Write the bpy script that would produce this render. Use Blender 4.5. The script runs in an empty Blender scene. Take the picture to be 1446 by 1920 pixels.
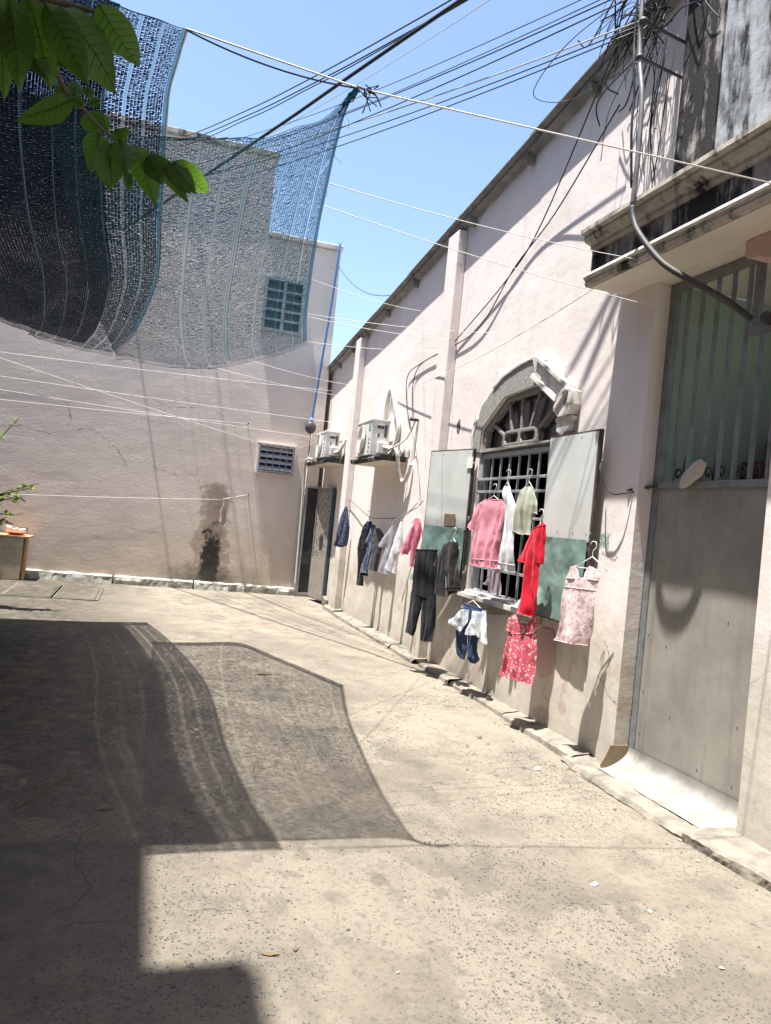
import bpy, bmesh, math, random
from mathutils import Vector, Matrix, noise
from mathutils.geometry import tessellate_polygon
R = math.radians
random.seed(7)
scene = bpy.context.scene
COL = scene.collection

# ------------------------------------------------------------------ camera
PSI, PITCH, ROLL = R(17.392), R(0.755), R(5.7)
fwd = Vector((math.sin(PSI)*math.cos(PITCH), math.cos(PSI)*math.cos(PITCH), math.sin(PITCH)))
rt0 = Vector((math.cos(PSI), -math.sin(PSI), 0)); up0 = rt0.cross(fwd)
up = up0*math.cos(ROLL) - rt0*math.sin(ROLL); rt = rt0*math.cos(ROLL) + up0*math.sin(ROLL)
cd = bpy.data.cameras.new('camera'); cam = bpy.data.objects.new('camera', cd); COL.objects.link(cam)
cam.matrix_world = Matrix(((rt.x, up.x, -fwd.x, 0), (rt.y, up.y, -fwd.y, 0), (rt.z, up.z, -fwd.z, 1.6), (0, 0, 0, 1)))
cd.sensor_fit = 'HORIZONTAL'; cd.sensor_width = 36; cd.lens = 36*1444/1446; cd.clip_start = 0.02; cd.clip_end = 2000
scene.camera = cam
# ------------------------------------------------------------------ sky, sun, exposure
SUN_EL, SUN_AZ = R(77.3), R(190)          # azimuth from +X, counter-clockwise: high, from the left of the yard
sdir = Vector((math.cos(SUN_EL)*math.cos(SUN_AZ), math.cos(SUN_EL)*math.sin(SUN_AZ), math.sin(SUN_EL)))
world = bpy.data.worlds.new('World'); scene.world = world; world.use_nodes = True
wn = world.node_tree; wn.nodes.clear()
sky = wn.nodes.new('ShaderNodeTexSky'); sky.sky_type = 'NISHITA'; sky.sun_disc = False
sky.sun_elevation = SUN_EL; sky.sun_rotation = math.atan2(sdir.x, sdir.y)
sky.air_density = 1.0; sky.dust_density = 1.2; sky.ozone_density = 1.6; sky.altitude = 0
bg = wn.nodes.new('ShaderNodeBackground'); bg.inputs[1].default_value = 0.112
wo = wn.nodes.new('ShaderNodeOutputWorld')
wn.links.new(sky.outputs[0], bg.inputs[0]); wn.links.new(bg.outputs[0], wo.inputs[0])
sl = bpy.data.lights.new('sun', 'SUN'); sl.energy = 5.0; sl.angle = R(0.53); sl.color = (1.0, 0.965, 0.90)
so = bpy.data.objects.new('sun', sl); COL.objects.link(so)
so.rotation_euler = sdir.to_track_quat('Z', 'Y').to_euler(); so.location = (-4, -2, 12)
vs = scene.view_settings; vs.view_transform = 'Standard'; vs.look = 'None'; vs.gamma = 1; vs.exposure = 1.45; vs.use_curve_mapping = False
scene.cycles.use_denoising = True
scene.cycles.max_bounces = 8; scene.cycles.diffuse_bounces = 4; scene.cycles.transparent_max_bounces = 24

# ------------------------------------------------------------------ mesh helpers
class MB:
    def __init__(s): s.v = []; s.f = []; s.sm = []
    def add(s, vs, fs, smooth=False):
        o = len(s.v); s.v += [tuple(p) for p in vs]
        for f in fs: s.f.append(tuple(i+o for i in f)); s.sm.append(smooth)
        return s
    def box(s, x0, x1, y0, y1, z0, z1):
        v = [(x, y, z) for z in (z0, z1) for y in (y0, y1) for x in (x0, x1)]
        return s.add(v, [(0, 2, 3, 1), (4, 5, 7, 6), (0, 1, 5, 4), (2, 6, 7, 3), (0, 4, 6, 2), (1, 3, 7, 5)])
    def obox(s, c, ax, ay, az):
        c, ax, ay, az = map(Vector, (c, ax, ay, az))
        v = [c + ax*i + ay*j + az*k for k in (-1, 1) for j in (-1, 1) for i in (-1, 1)]
        return s.add(v, [(0, 2, 3, 1), (4, 5, 7, 6), (0, 1, 5, 4), (2, 6, 7, 3), (0, 4, 6, 2), (1, 3, 7, 5)])
    def bar(s, a, b, w, h=None, upv=(0, 0, 1)):
        a, b = Vector(a), Vector(b); d = (b-a); L = d.length; d.normalize(); h = h or w
        sd = d.cross(Vector(upv))
        if sd.length < 1e-4: sd = d.cross(Vector((1, 0, 0)))
        sd.normalize(); u2 = sd.cross(d)
        return s.obox((a+b)/2, d*L/2, sd*w/2, u2*h/2)
    def tube(s, pts, r, n=6, caps=True):
        pts = [Vector(p) for p in pts]; m = len(pts)
        rs = r if isinstance(r, (list, tuple)) else [r]*m
        vs = []; prev = None
        for i, p in enumerate(pts):
            t = (pts[min(i+1, m-1)] - pts[max(i-1, 0)]).normalized()
            if prev is None:
                sd = t.cross(Vector((0, 0, 1)))
                if sd.length < 1e-3: sd = t.cross(Vector((1, 0, 0)))
            else: sd = prev - t*prev.dot(t)
            sd.normalize(); prev = sd; u2 = t.cross(sd)
            vs += [p + (sd*math.cos(2*math.pi*k/n) + u2*math.sin(2*math.pi*k/n))*rs[i] for k in range(n)]
        fs = [(i*n+k, i*n+(k+1) % n, (i+1)*n+(k+1) % n, (i+1)*n+k) for i in range(m-1) for k in range(n)]
        s.add(vs, fs, True)
        if caps:
            o = len(s.v) - m*n
            s.f.append(tuple(o+k for k in range(n))[::-1]); s.sm.append(False)
            s.f.append(tuple(o+(m-1)*n+k for k in range(n))); s.sm.append(False)
        return s
    def prism(s, poly, fn, d0, d1, holes=()):
        """poly: 2-D outline (+holes); fn(a,b,d) -> 3-D; extruded from d0 to d1"""
        loops = [list(poly)] + [list(h) for h in holes]
        flat = [p for l in loops for p in l]; n = len(flat)
        tr = tessellate_polygon([[Vector((p[0], p[1], 0)) for p in l] for l in loops])
        vs = [fn(a, b, d0) for a, b in flat] + [fn(a, b, d1) for a, b in flat]
        fs = [tuple(t) for t in tr] + [tuple(i+n for i in t[::-1]) for t in tr]
        o = 0
        for l in loops:
            k = len(l)
            fs += [(o+i, o+(i+1) % k, o+(i+1) % k+n, o+i+n) for i in range(k)]; o += k
        return s.add(vs, fs)
    def grid(s, fn, nu, nv, smooth=True):
        vs = [fn(i/nu, j/nv) for j in range(nv+1) for i in range(nu+1)]
        w = nu+1
        return s.add(vs, [(j*w+i, j*w+i+1, (j+1)*w+i+1, (j+1)*w+i) for j in range(nv) for i in range(nu)], smooth)
    def sphere(s, c, r, nu=12, nv=8, sx=1, sy=1, sz=1):
        c = Vector(c)
        return s.grid(lambda a, b: c + Vector((sx*math.cos(2*math.pi*a)*math.sin(math.pi*b), sy*math.sin(2*math.pi*a)*math.sin(math.pi*b), sz*math.cos(math.pi*b)))*r, nu, nv)
    def lathe(s, c, prof, n=16):
        c = Vector(c); m = len(prof)-1
        return s.grid(lambda a, b: c + Vector((prof[round(b*m)][0]*math.cos(2*math.pi*a), prof[round(b*m)][0]*math.sin(2*math.pi*a), prof[round(b*m)][1])), n, m)

WORLD = {}                                   # world offset of each empty / object
def _fix(me):
    bm = bmesh.new(); bm.from_mesh(me); bmesh.ops.recalc_face_normals(bm, faces=bm.faces); bm.to_mesh(me); bm.free()
def build(name, mb, mat, parent=None, origin=None, bevel=0, recalc=True):
    if origin is None:
        if parent is not None: origin = WORLD[parent.name]
        else:
            xs = [p[0] for p in mb.v]; ys = [p[1] for p in mb.v]; zs = [p[2] for p in mb.v]
            origin = Vector(((min(xs)+max(xs))/2, (min(ys)+max(ys))/2, min(zs)))
    origin = Vector(origin)
    me = bpy.data.meshes.new(name)
    me.from_pydata([(p[0]-origin.x, p[1]-origin.y, p[2]-origin.z) for p in mb.v], [], mb.f)
    me.polygons.foreach_set('use_smooth', mb.sm)
    if recalc and len(mb.f) < 60000: _fix(me)
    me.materials.append(mat)
    o = bpy.data.objects.new(name, me); COL.objects.link(o)
    if parent is not None: o.parent = parent; o.location = origin - WORLD[parent.name]
    else: o.location = origin
    WORLD[o.name] = origin
    if bevel:
        b = o.modifiers.new('bevel', 'BEVEL'); b.width = bevel; b.segments = 2; b.limit_method = 'ANGLE'; b.angle_limit = R(40)
    return o
def thing(name, loc, label, cat, group=None):
    o = bpy.data.objects.new(name, None); COL.objects.link(o); o.location = loc; o.empty_display_size = .1
    WORLD[o.name] = Vector(loc); return tag(o, label, cat, group)
def tag(o, label, cat, group=None, kind=None):
    o['label'] = label; o['category'] = cat
    if group: o['group'] = group
    if kind: o['kind'] = kind
    return o
def structure(o, kind='structure'): o['kind'] = kind; return o
def catenary(a, b, sag, n=14, wob=0):
    a, b = Vector(a), Vector(b); out = []
    for i in range(n+1):
        t = i/n; p = a.lerp(b, t); p.z -= sag*4*t*(1-t)
        if wob: p += Vector((noise.noise(Vector((t*6, a.x, a.z)))*wob, 0, noise.noise(Vector((a.z, t*6, b.x)))*wob))
        out.append(p)
    return out
def spline(pts, k=6):
    P = [Vector(p) for p in pts]; out = []
    for i in range(len(P)-1):
        p0, p1, p2, p3 = P[max(i-1, 0)], P[i], P[i+1], P[min(i+2, len(P)-1)]
        for j in range(k):
            t = j/k
            out.append(.5*((2*p1) + (p2-p0)*t + (2*p0-5*p1+4*p2-p3)*t*t + (3*p1-p0-3*p2+p3)*t**3))
    out.append(P[-1]); return out

# ------------------------------------------------------------------ materials
def srgb(r, g, b):
    f = lambda c: c/12.92 if c <= .04045 else ((c+.055)/1.055)**2.4
    return (f(r/255), f(g/255), f(b/255), 1)
class NT:
    def __init__(s, name):
        s.m = bpy.data.materials.new(name); s.m.use_nodes = True; s.t = s.m.node_tree; s.t.nodes.clear()
        s.out = s.n('ShaderNodeOutputMaterial'); s.p = s.n('ShaderNodeBsdfPrincipled'); s.l(s.p.outputs[0], s.out.inputs[0])
        s.pos = s.n('ShaderNodeNewGeometry').outputs['Position']
    def n(s, t, **kw):
        x = s.t.nodes.new(t)
        for k, v in kw.items(): setattr(x, k, v)
        return x
    def l(s, a, b): s.t.links.new(a, b)
    def vec(s, sc=(1, 1, 1), loc=(0, 0, 0), src=None):
        m = s.n('ShaderNodeMapping'); m.inputs['Scale'].default_value = sc; m.inputs['Location'].default_value = loc
        s.l(src or s.pos, m.inputs[0]); return m.outputs[0]
    def noise(s, scale, detail=5, rough=.55, sc=(1, 1, 1), dist=0, loc=(0, 0, 0), src=None):
        x = s.n('ShaderNodeTexNoise'); x.inputs['Scale'].default_value = scale; x.inputs['Detail'].default_value = detail
        x.inputs['Roughness'].default_value = rough; x.inputs['Distortion'].default_value = dist
        s.l(s.vec(sc, loc, src), x.inputs['Vector']); return x.outputs[0]
    def voro(s, scale, feature='F1', out=0, sc=(1, 1, 1), rnd=1, src=None):
        x = s.n('ShaderNodeTexVoronoi', feature=feature); x.inputs['Scale'].default_value = scale; x.inputs['Randomness'].default_value = rnd
        s.l(s.vec(sc, src=src), x.inputs['Vector']); return x.outputs[out]
    def ramp(s, fac, a, b, ca=0., cb=1., ease='LINEAR'):
        x = s.n('ShaderNodeMapRange', interpolation_type='SMOOTHSTEP' if ease != 'LINEAR' else 'LINEAR')
        for i, v in enumerate((a, b, ca, cb)): x.inputs[i+1].default_value = v
        s.l(fac, x.inputs[0]); return x.outputs[0]
    def mix(s, fac, a, b, mode='MIX'):
        x = s.n('ShaderNodeMix', data_type='RGBA', blend_type=mode)
        for sock, v in ((x.inputs[0], fac), (x.inputs[6], a), (x.inputs[7], b)):
            if hasattr(v, 'is_linked') or hasattr(v, 'links'): s.l(v, sock)
            else: sock.default_value = v
        return x.outputs[2]
    def math(s, op, a, b=0.):
        x = s.n('ShaderNodeMath', operation=op)
        for i, v in enumerate((a, b)):
            if hasattr(v, 'links'): s.l(v, x.inputs[i])
            else: x.inputs[i].default_value = v
        return x.outputs[0]
    def warp(s, scale, amt, detail=5):
        x = s.n('ShaderNodeTexNoise'); x.inputs['Scale'].default_value = scale; x.inputs['Detail'].default_value = detail; s.l(s.pos, x.inputs['Vector'])
        a = s.n('ShaderNodeVectorMath', operation='SUBTRACT'); s.l(x.outputs[1], a.inputs[0]); a.inputs[1].default_value = (.5, .5, .5)
        b = s.n('ShaderNodeVectorMath', operation='SCALE'); s.l(a.outputs[0], b.inputs[0]); b.inputs['Scale'].default_value = amt
        c = s.n('ShaderNodeVectorMath', operation='ADD'); s.l(s.pos, c.inputs[0]); s.l(b.outputs[0], c.inputs[1]); return c.outputs[0]
    def sep(s, src=None):
        x = s.n('ShaderNodeSeparateXYZ'); s.l(src or s.pos, x.inputs[0]); return x.outputs
    def bump(s, h, strength=.4, dist=.01, prev=None):
        x = s.n('ShaderNodeBump'); x.inputs['Strength'].default_value = strength; x.inputs['Distance'].default_value = dist
        s.l(h, x.inputs['Height'])
        if prev: s.l(prev, x.inputs['Normal'])
        return x.outputs[0]
    def fin(s, col, rough=.85, normal=None, metal=0, spec=.3):
        if hasattr(col, 'links'): s.l(col, s.p.inputs['Base Color'])
        else: s.p.inputs['Base Color'].default_value = col
        if hasattr(rough, 'links'): s.l(rough, s.p.inputs['Roughness'])
        else: s.p.inputs['Roughness'].default_value = rough
        s.p.inputs['Metallic'].default_value = metal; s.p.inputs['Specular IOR Level'].default_value = spec
        if normal: s.l(normal, s.p.inputs['Normal'])
        return s.m
def plain(name, c1, c2=None, scale=8, rough=.7, bump=0, bscale=60, metal=0, spec=.3, sc=(1, 1, 1)):
    t = NT(name); c2 = c2 or tuple(x*.75 for x in c1[:3]) + (1,)
    f = t.ramp(t.noise(scale, 6, .6, sc), .35, .68)
    nrm = t.bump(t.noise(bscale, 4), bump, .004) if bump else None
    return t.fin(t.mix(f, c1, c2), rough, nrm, metal, spec)

def mat_ground():
    t = NT('yard_concrete'); x, y, z = t.sep()
    big = t.noise(.55, 6, .6, dist=.6); mid = t.noise(3.2, 7, .65); fine = t.noise(34, 6, .75)
    c = t.mix(t.ramp(big, .38, .64), (.188, .164, .131, 1), (.275, .240, .192, 1))
    c = t.mix(t.ramp(mid, .44, .66, 0, .7), c, (.130, .114, .094, 1))
    c = t.mix(t.ramp(t.noise(1.5, 8, .72, (1, .45, 1), loc=(5, 2, 0)), .52, .66, 0, .55), c, (.108, .099, .086, 1))
    pt = t.ramp(t.noise(.9, 5, .6, (1, .7, 1), loc=(9, 4, 0)), .575, .590)
    c = t.mix(t.math('MULTIPLY', pt, .5), c, (.285, .25, .202, 1))
    # dry sandy dust gathered along the foot of the wall
    sand = t.math('MULTIPLY', t.ramp(t.math('ADD', x, t.math('MULTIPLY', big, 2.2)), 3.0, 4.1), t.ramp(t.noise(4, 6, .7), .34, .56))
    c = t.mix(t.math('MULTIPLY', sand, .75), c, (.27, .238, .19, 1))
    c = t.mix(t.ramp(fine, .52, .64, 0, .6), c, (.095, .088, .078, 1))
    c = t.mix(t.ramp(t.noise(70, 3, .6), .60, .72, 0, .45), c, (.25, .232, .205, 1))
    # worn patches where the aggregate shows
    vd = t.voro(46, 'F1', 0); pass
    worn = t.ramp(t.noise(.8, 4, .6, loc=(3.1, 0, 0)), .46, .60)
    stone = t.math('MULTIPLY', t.ramp(vd, .22, .34, 1, 0), worn)
    c = t.mix(t.math('MULTIPLY', stone, .55), c, (.062, .062, .064, 1))
    # mossy dark film in the left strip, with deeper shade painted into its colour
    moss_shade = t.math('MULTIPLY', t.ramp(t.math('ADD', x, t.math('MULTIPLY', mid, 1.4)), -.2, 1.1, 1, 0), t.ramp(t.noise(7, 6, .7), .36, .58, .55, 1))
    c = t.mix(t.math('MULTIPLY', moss_shade, .85), c, (.048, .043, .034, 1))
    # hairline cracks
    cr = t.voro(.55, 'DISTANCE_TO_EDGE', 0, src=t.warp(3, .5))
    crk = t.ramp(cr, .0, .004, 1, 0)
    crk = t.math('MULTIPLY', crk, t.ramp(t.noise(.5, 2, .5), .5, .56))
    c = t.mix(t.math('MULTIPLY', crk, .7), c, (.05, .047, .042, 1))
    n1 = t.bump(mid, .4, .02); n2 = t.bump(fine, 1.0, .012, n1); n3 = t.bump(t.noise(110, 4, .65), 1.0, .006, n2)
    n3 = t.bump(crk, -.6, .006, n3)
    return t.fin(c, .92, n3, 0, .2)
def mat_plaster():
    """pink lime-washed wall, worn and bare towards its foot"""
    t = NT('pink_plaster'); x, y, z = t.sep()
    c = t.mix(t.ramp(t.noise(1.1, 6, .6), .35, .68), (.82, .745, .715, 1), (.76, .69, .66, 1))
    c = t.mix(t.ramp(t.noise(9, 6, .7), .58, .80, 0, .45), c, (.84, .79, .76, 1))
    c = t.mix(t.ramp(t.noise(2.2, 5, .6, (1, 2.4, .35)), .54, .76, 0, .25), c, (.55, .47, .44, 1))
    c = t.mix(t.ramp(t.noise(4.5, 6, .7, (1, 2.2, .16), loc=(0, 3, 0)), .56, .74, 0, .30), c, (.50, .45, .42, 1))
    zz = t.math('ADD', z, t.math('MULTIPLY', t.math('SUBTRACT', t.noise(1.7, 7, .7), .5), 1.1))
    low = t.ramp(zz, .78, 1.22, 1, 0)
    bare = t.mix(t.ramp(t.noise(3.5, 7, .65), .36, .66), (.63, .58, .50, 1), (.49, .46, .405, 1))
    bare = t.mix(t.ramp(t.noise(6, 6, .7, (1, 1, .35)), .56, .72, 0, .6), bare, (.33, .305, .27, 1))
    c = t.mix(t.math('MULTIPLY', low, .95), c, bare)
    patch = t.math('MULTIPLY', t.ramp(t.noise(2.4, 6, .6, loc=(0, 4.4, 0)), .60, .615), t.ramp(z, .2, 1.1, 1, 0))
    c = t.mix(t.math('MULTIPLY', patch, .7), c, (.45, .33, .29, 1))
    wet = t.ramp(t.math('ADD', z, t.math('MULTIPLY', t.noise(5, 5, .7), .3)), .1, .5, 1, 0)
    c = t.mix(t.math('MULTIPLY', wet, .45), c, (.26, .23, .19, 1))
    # cracks and lifted flakes in the lower part
    cr = t.voro(1.3, 'DISTANCE_TO_EDGE', 0, src=t.warp(5, .3))
    crk = t.ramp(cr, 0, .006, 1, 0)
    crk = t.math('MULTIPLY', crk, t.math('MULTIPLY', t.ramp(z, .9, 1.9, 1, .0), t.ramp(t.noise(.9, 3, .5), .50, .56)))
    c = t.mix(t.math('MULTIPLY', crk, .75), c, (.16, .14, .125, 1))
    n = t.bump(t.noise(2.6, 6, .6), .35, .03); n = t.bump(t.noise(55, 4, .6), .22, .004, n); n = t.bump(patch, -.5, .01, n); n = t.bump(crk, -.7, .008, n)
    return t.fin(c, .9, n, 0, .2)
def mat_backwall():
    t = NT('old_grey_pink_render'); x, y, z = t.sep()
    c = t.mix(t.ramp(t.noise(.8, 6, .6), .36, .66), (.72, .63, .565, 1), (.64, .57, .515, 1))
    c = t.mix(t.ramp(t.noise(2.2, 7, .65, (1, 1, 2.2)), .52, .75, 0, .6), c, (.68, .60, .56, 1))
    c = t.mix(t.ramp(t.noise(7, 6, .7), .58, .78, 0, .4), c, (.47, .415, .385, 1))
    low = t.ramp(t.math('ADD', z, t.math('MULTIPLY', t.math('SUBTRACT', t.noise(1.4, 6, .65), .5), .9)), .35, 1.5, 1, 0)
    c = t.mix(t.math('MULTIPLY', low, .7), c, (.52, .435, .345, 1))
    rust = t.math('MULTIPLY', t.ramp(t.noise(2.0, 6, .7, (1, 1, .4)), .55, .7), low)
    c = t.mix(t.math('MULTIPLY', rust, .45), c, (.36, .26, .16, 1))
    c = t.mix(t.ramp(t.noise(1.6, 8, .7, (1, 1, 1.7), loc=(2, 0, 5)), .50, .515, 0, .22), c, (.66, .60, .53, 1))
    c = t.mix(t.ramp(t.noise(26, 5, .7), .58, .72, 0, .35), c, (.40, .35, .31, 1))
    # old black run-off stain left where something stood against the wall
    wx = t.math('ADD', x, t.math('MULTIPLY', t.math('SUBTRACT', t.noise(5, 8, .75), .5), .42))
    wide = t.math('ADD', x, t.math('MULTIPLY', t.math('SUBTRACT', t.noise(3.4, 7, .7, loc=(3, 1, 2)), .5), .9))
    pz = t.math('ADD', z, t.math('MULTIPLY', t.noise(5, 6, .7, loc=(1, 0, 3)), .5))
    brown = t.math('MULTIPLY', t.math('MULTIPLY', t.ramp(wide, 1.02, 1.07, 0, 1), t.ramp(wide, 1.58, 1.63, 1, 0)), t.ramp(pz, 2.20, 2.26, 1, 0))
    c = t.mix(t.math('MULTIPLY', brown, .7), c, t.mix(t.ramp(t.noise(11, 6, .7), .4, .62), (.46, .37, .29, 1), (.24, .19, .155, 1)))
    band = t.math('MULTIPLY', t.ramp(wx, 1.12, 1.17, 0, 1), t.ramp(wx, 1.44, 1.49, 1, 0))
    zt = t.math('ADD', z, t.math('MULTIPLY', t.noise(9, 5, .7), .25))
    band = t.math('MULTIPLY', band, t.ramp(zt, 2.10, 2.17, 1, 0))
    c = t.mix(band, c, t.mix(t.ramp(t.math('ADD', t.noise(5, 7, .72), t.ramp(z, .6, 1.5, .14, -.16)), .44, .56), (.36, .29, .235, 1), (.045, .042, .038, 1)))
    foot = t.math('MULTIPLY', t.ramp(t.math('ADD', z, t.math('MULTIPLY', t.noise(4, 6, .7), .7)), .55, .85, 1, 0),
                  t.math('MULTIPLY', t.ramp(wx, .1, .9, 0, 1), t.ramp(wx, 1.5, 2.4, 1, 0)))
    c = t.mix(t.math('MULTIPLY', foot, .75), c, (.085, .082, .07, 1))
    pl = t.ramp(t.noise(1.6, 8, .7, (1, 1, 1.7), loc=(2, 0, 5)), .50, .515); n = t.bump(pl, .4, .008); n = t.bump(t.noise(14, 8, .75, (1, 1, 1.4)), .75, .011, n); n = t.bump(t.noise(80, 3), .3, .004, n)
    return t.fin(c, .93, n, 0, .15)
def mat_mould(name, lightc, cover=.5):
    """weathered concrete streaked with black mould"""
    t = NT(name)
    st = t.noise(5.5, 7, .68, (1, 1.2, .28)); bl = t.noise(2.6, 6, .65, (1, 1, .7))
    f = t.ramp(t.math('ADD', st, t.math('MULTIPLY', bl, .8)), cover*1.8-.10, cover*1.8+.06, 1, 0)
    c = t.mix(t.ramp(t.noise(12, 5), .4, .6), lightc, tuple(v*.78 for v in lightc[:3])+(1,))
    c = t.mix(f, c, t.mix(t.noise(30, 4), (.018, .018, .018, 1), (.055, .052, .05, 1)))
    n = t.bump(t.noise(30, 6, .7), .5, .008); n = t.bump(f, -.3, .004, n)
    return t.fin(c, .92, n, 0, .2)
def mat_fabric(name, c1, c2=None, pattern=None, pc=None, scale=30, rough=.9, thin=.0):
    t = NT(name); c2 = c2 or tuple(v*.8 for v in c1[:3])+(1,)
    c = t.mix(t.noise(14, 4), c1, c2)
    if pattern == 'dots':
        f = t.ramp(t.voro(scale, 'F1', 0, sc=(1, 1, 1)), .26, .32, 1, 0); c = t.mix(f, c, pc)
    if pattern == 'sprig':
        d = t.voro(scale, 'F1', 0); f = t.math('MULTIPLY', t.ramp(d, .36, .42, 1, 0), t.ramp(t.noise(scale*5, 3, .6), .50, .56)); c = t.mix(f, c, pc)
    if pattern == 'flower':
        d = t.voro(scale, 'SMOOTH_F1', 0); f = t.math('MULTIPLY', t.ramp(d, .26, .33, 1, 0), t.ramp(t.noise(scale*3, 3, .6), .36, .46)); c = t.mix(f, c, pc)
    if pattern == 'blotch':
        f = t.ramp(t.noise(scale, 4, .6), .50, .56); c = t.mix(f, c, pc)
    w = t.noise(420, 2, .5); n = t.bump(w, .15, .001); n = t.bump(t.noise(30, 5, .6, (1, 1, .3)), .2, .003, n)
    m = t.fin(c, rough, n, 0, .15)
    t.p.inputs['Sheen Weight'].default_value = .12
    # light passing through thin cloth
    tr = t.n('ShaderNodeBsdfTranslucent'); t.l(c, tr.inputs[0]); t.l(n, tr.inputs['Normal'])
    mx = t.n('ShaderNodeMixShader'); mx.inputs[0].default_value = .18 + thin
    t.l(t.p.outputs[0], mx.inputs[1]); t.l(tr.outputs[0], mx.inputs[2]); t.l(mx.outputs[0], t.out.inputs[0])
    return m
def mat_leaf(name, c1, c2, trans):
    t = NT(name)
    oi = t.n('ShaderNodeObjectInfo')
    c = t.mix(t.ramp(t.noise(9, 4), .3, .7), c1, c2); c = t.mix(t.math('MULTIPLY', oi.outputs['Random'], .45), c, c2)
    n = t.bump(t.noise(60, 4), .25, .002)
    t.fin(c, .42, n, 0, .4)
    tr = t.n('ShaderNodeBsdfTranslucent'); tr.inputs[0].default_value = trans
    mx = t.n('ShaderNodeMixShader'); mx.inputs[0].default_value = .38
    t.l(t.p.outputs[0], mx.inputs[1]); t.l(tr.outputs[0], mx.inputs[2]); t.l(mx.outputs[0], t.out.inputs[0])
    return t.m
def mat_perforated():
    t = NT('perforated_grey_sheet'); x, y, z = t.sep()
    cmb = t.n('ShaderNodeCombineXYZ'); t.l(y, cmb.inputs[0]); t.l(z, cmb.inputs[1])
    v = t.n('ShaderNodeTexVoronoi', voronoi_dimensions='2D'); v.inputs['Scale'].default_value = 105; v.inputs['Randomness'].default_value = .0
    m = t.n('ShaderNodeMapping'); m.inputs['Rotation'].default_value = (0, 0, R(45)); t.l(cmb.outputs[0], m.inputs[0]); t.l(m.outputs[0], v.inputs['Vector'])
    hole = t.ramp(v.outputs[0], .30, .40, 1, 0)
    c = t.mix(t.ramp(t.noise(3.0, 7, .7), .36, .64), (.36, .335, .295, 1), (.25, .238, .215, 1))
    c = t.mix(t.ramp(t.noise(7, 5, .7, (1, 2.5, .25)), .55, .75, 0, .5), c, (.15, .145, .13, 1))
    c = t.mix(t.math('MULTIPLY', hole, .5), c, (.12, .12, .112, 1))
    return t.fin(c, .6, t.bump(hole, -.35, .003), .0, .4)
def mat_glass_pattern():
    t = NT('patterned_door_panel')
    f = t.ramp(t.noise(28, 5, .7, dist=1.5), .47, .53)
    return t.fin(t.mix(f, (.45, .40, .37, 1), (.10, .09, .085, 1)), .5, t.bump(f, .3, .003))
def mat_net(name, a, b, clear=0.):
    t = NT(name); oi = t.noise(6, 3)
    t.fin(t.mix(t.ramp(t.noise(160, 2), .4, .6), a, b), .62, None, 0, .12)
    tr = t.n('ShaderNodeBsdfTranslucent'); tr.inputs[0].default_value = b
    mx = t.n('ShaderNodeMixShader'); mx.inputs[0].default_value = .10
    t.l(t.p.outputs[0], mx.inputs[1]); t.l(tr.outputs[0], mx.inputs[2]); t.l(mx.outputs[0], t.out.inputs[0])
    if clear:                                # thin open-weave tape: part of the light goes straight through
        tp = t.n('ShaderNodeBsdfTransparent'); m2 = t.n('ShaderNodeMixShader'); m2.inputs[0].default_value = clear
        t.l(mx.outputs[0], m2.inputs[1]); t.l(tp.outputs[0], m2.inputs[2]); t.l(m2.outputs[0], t.out.inputs[0])
    return t.m

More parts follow.
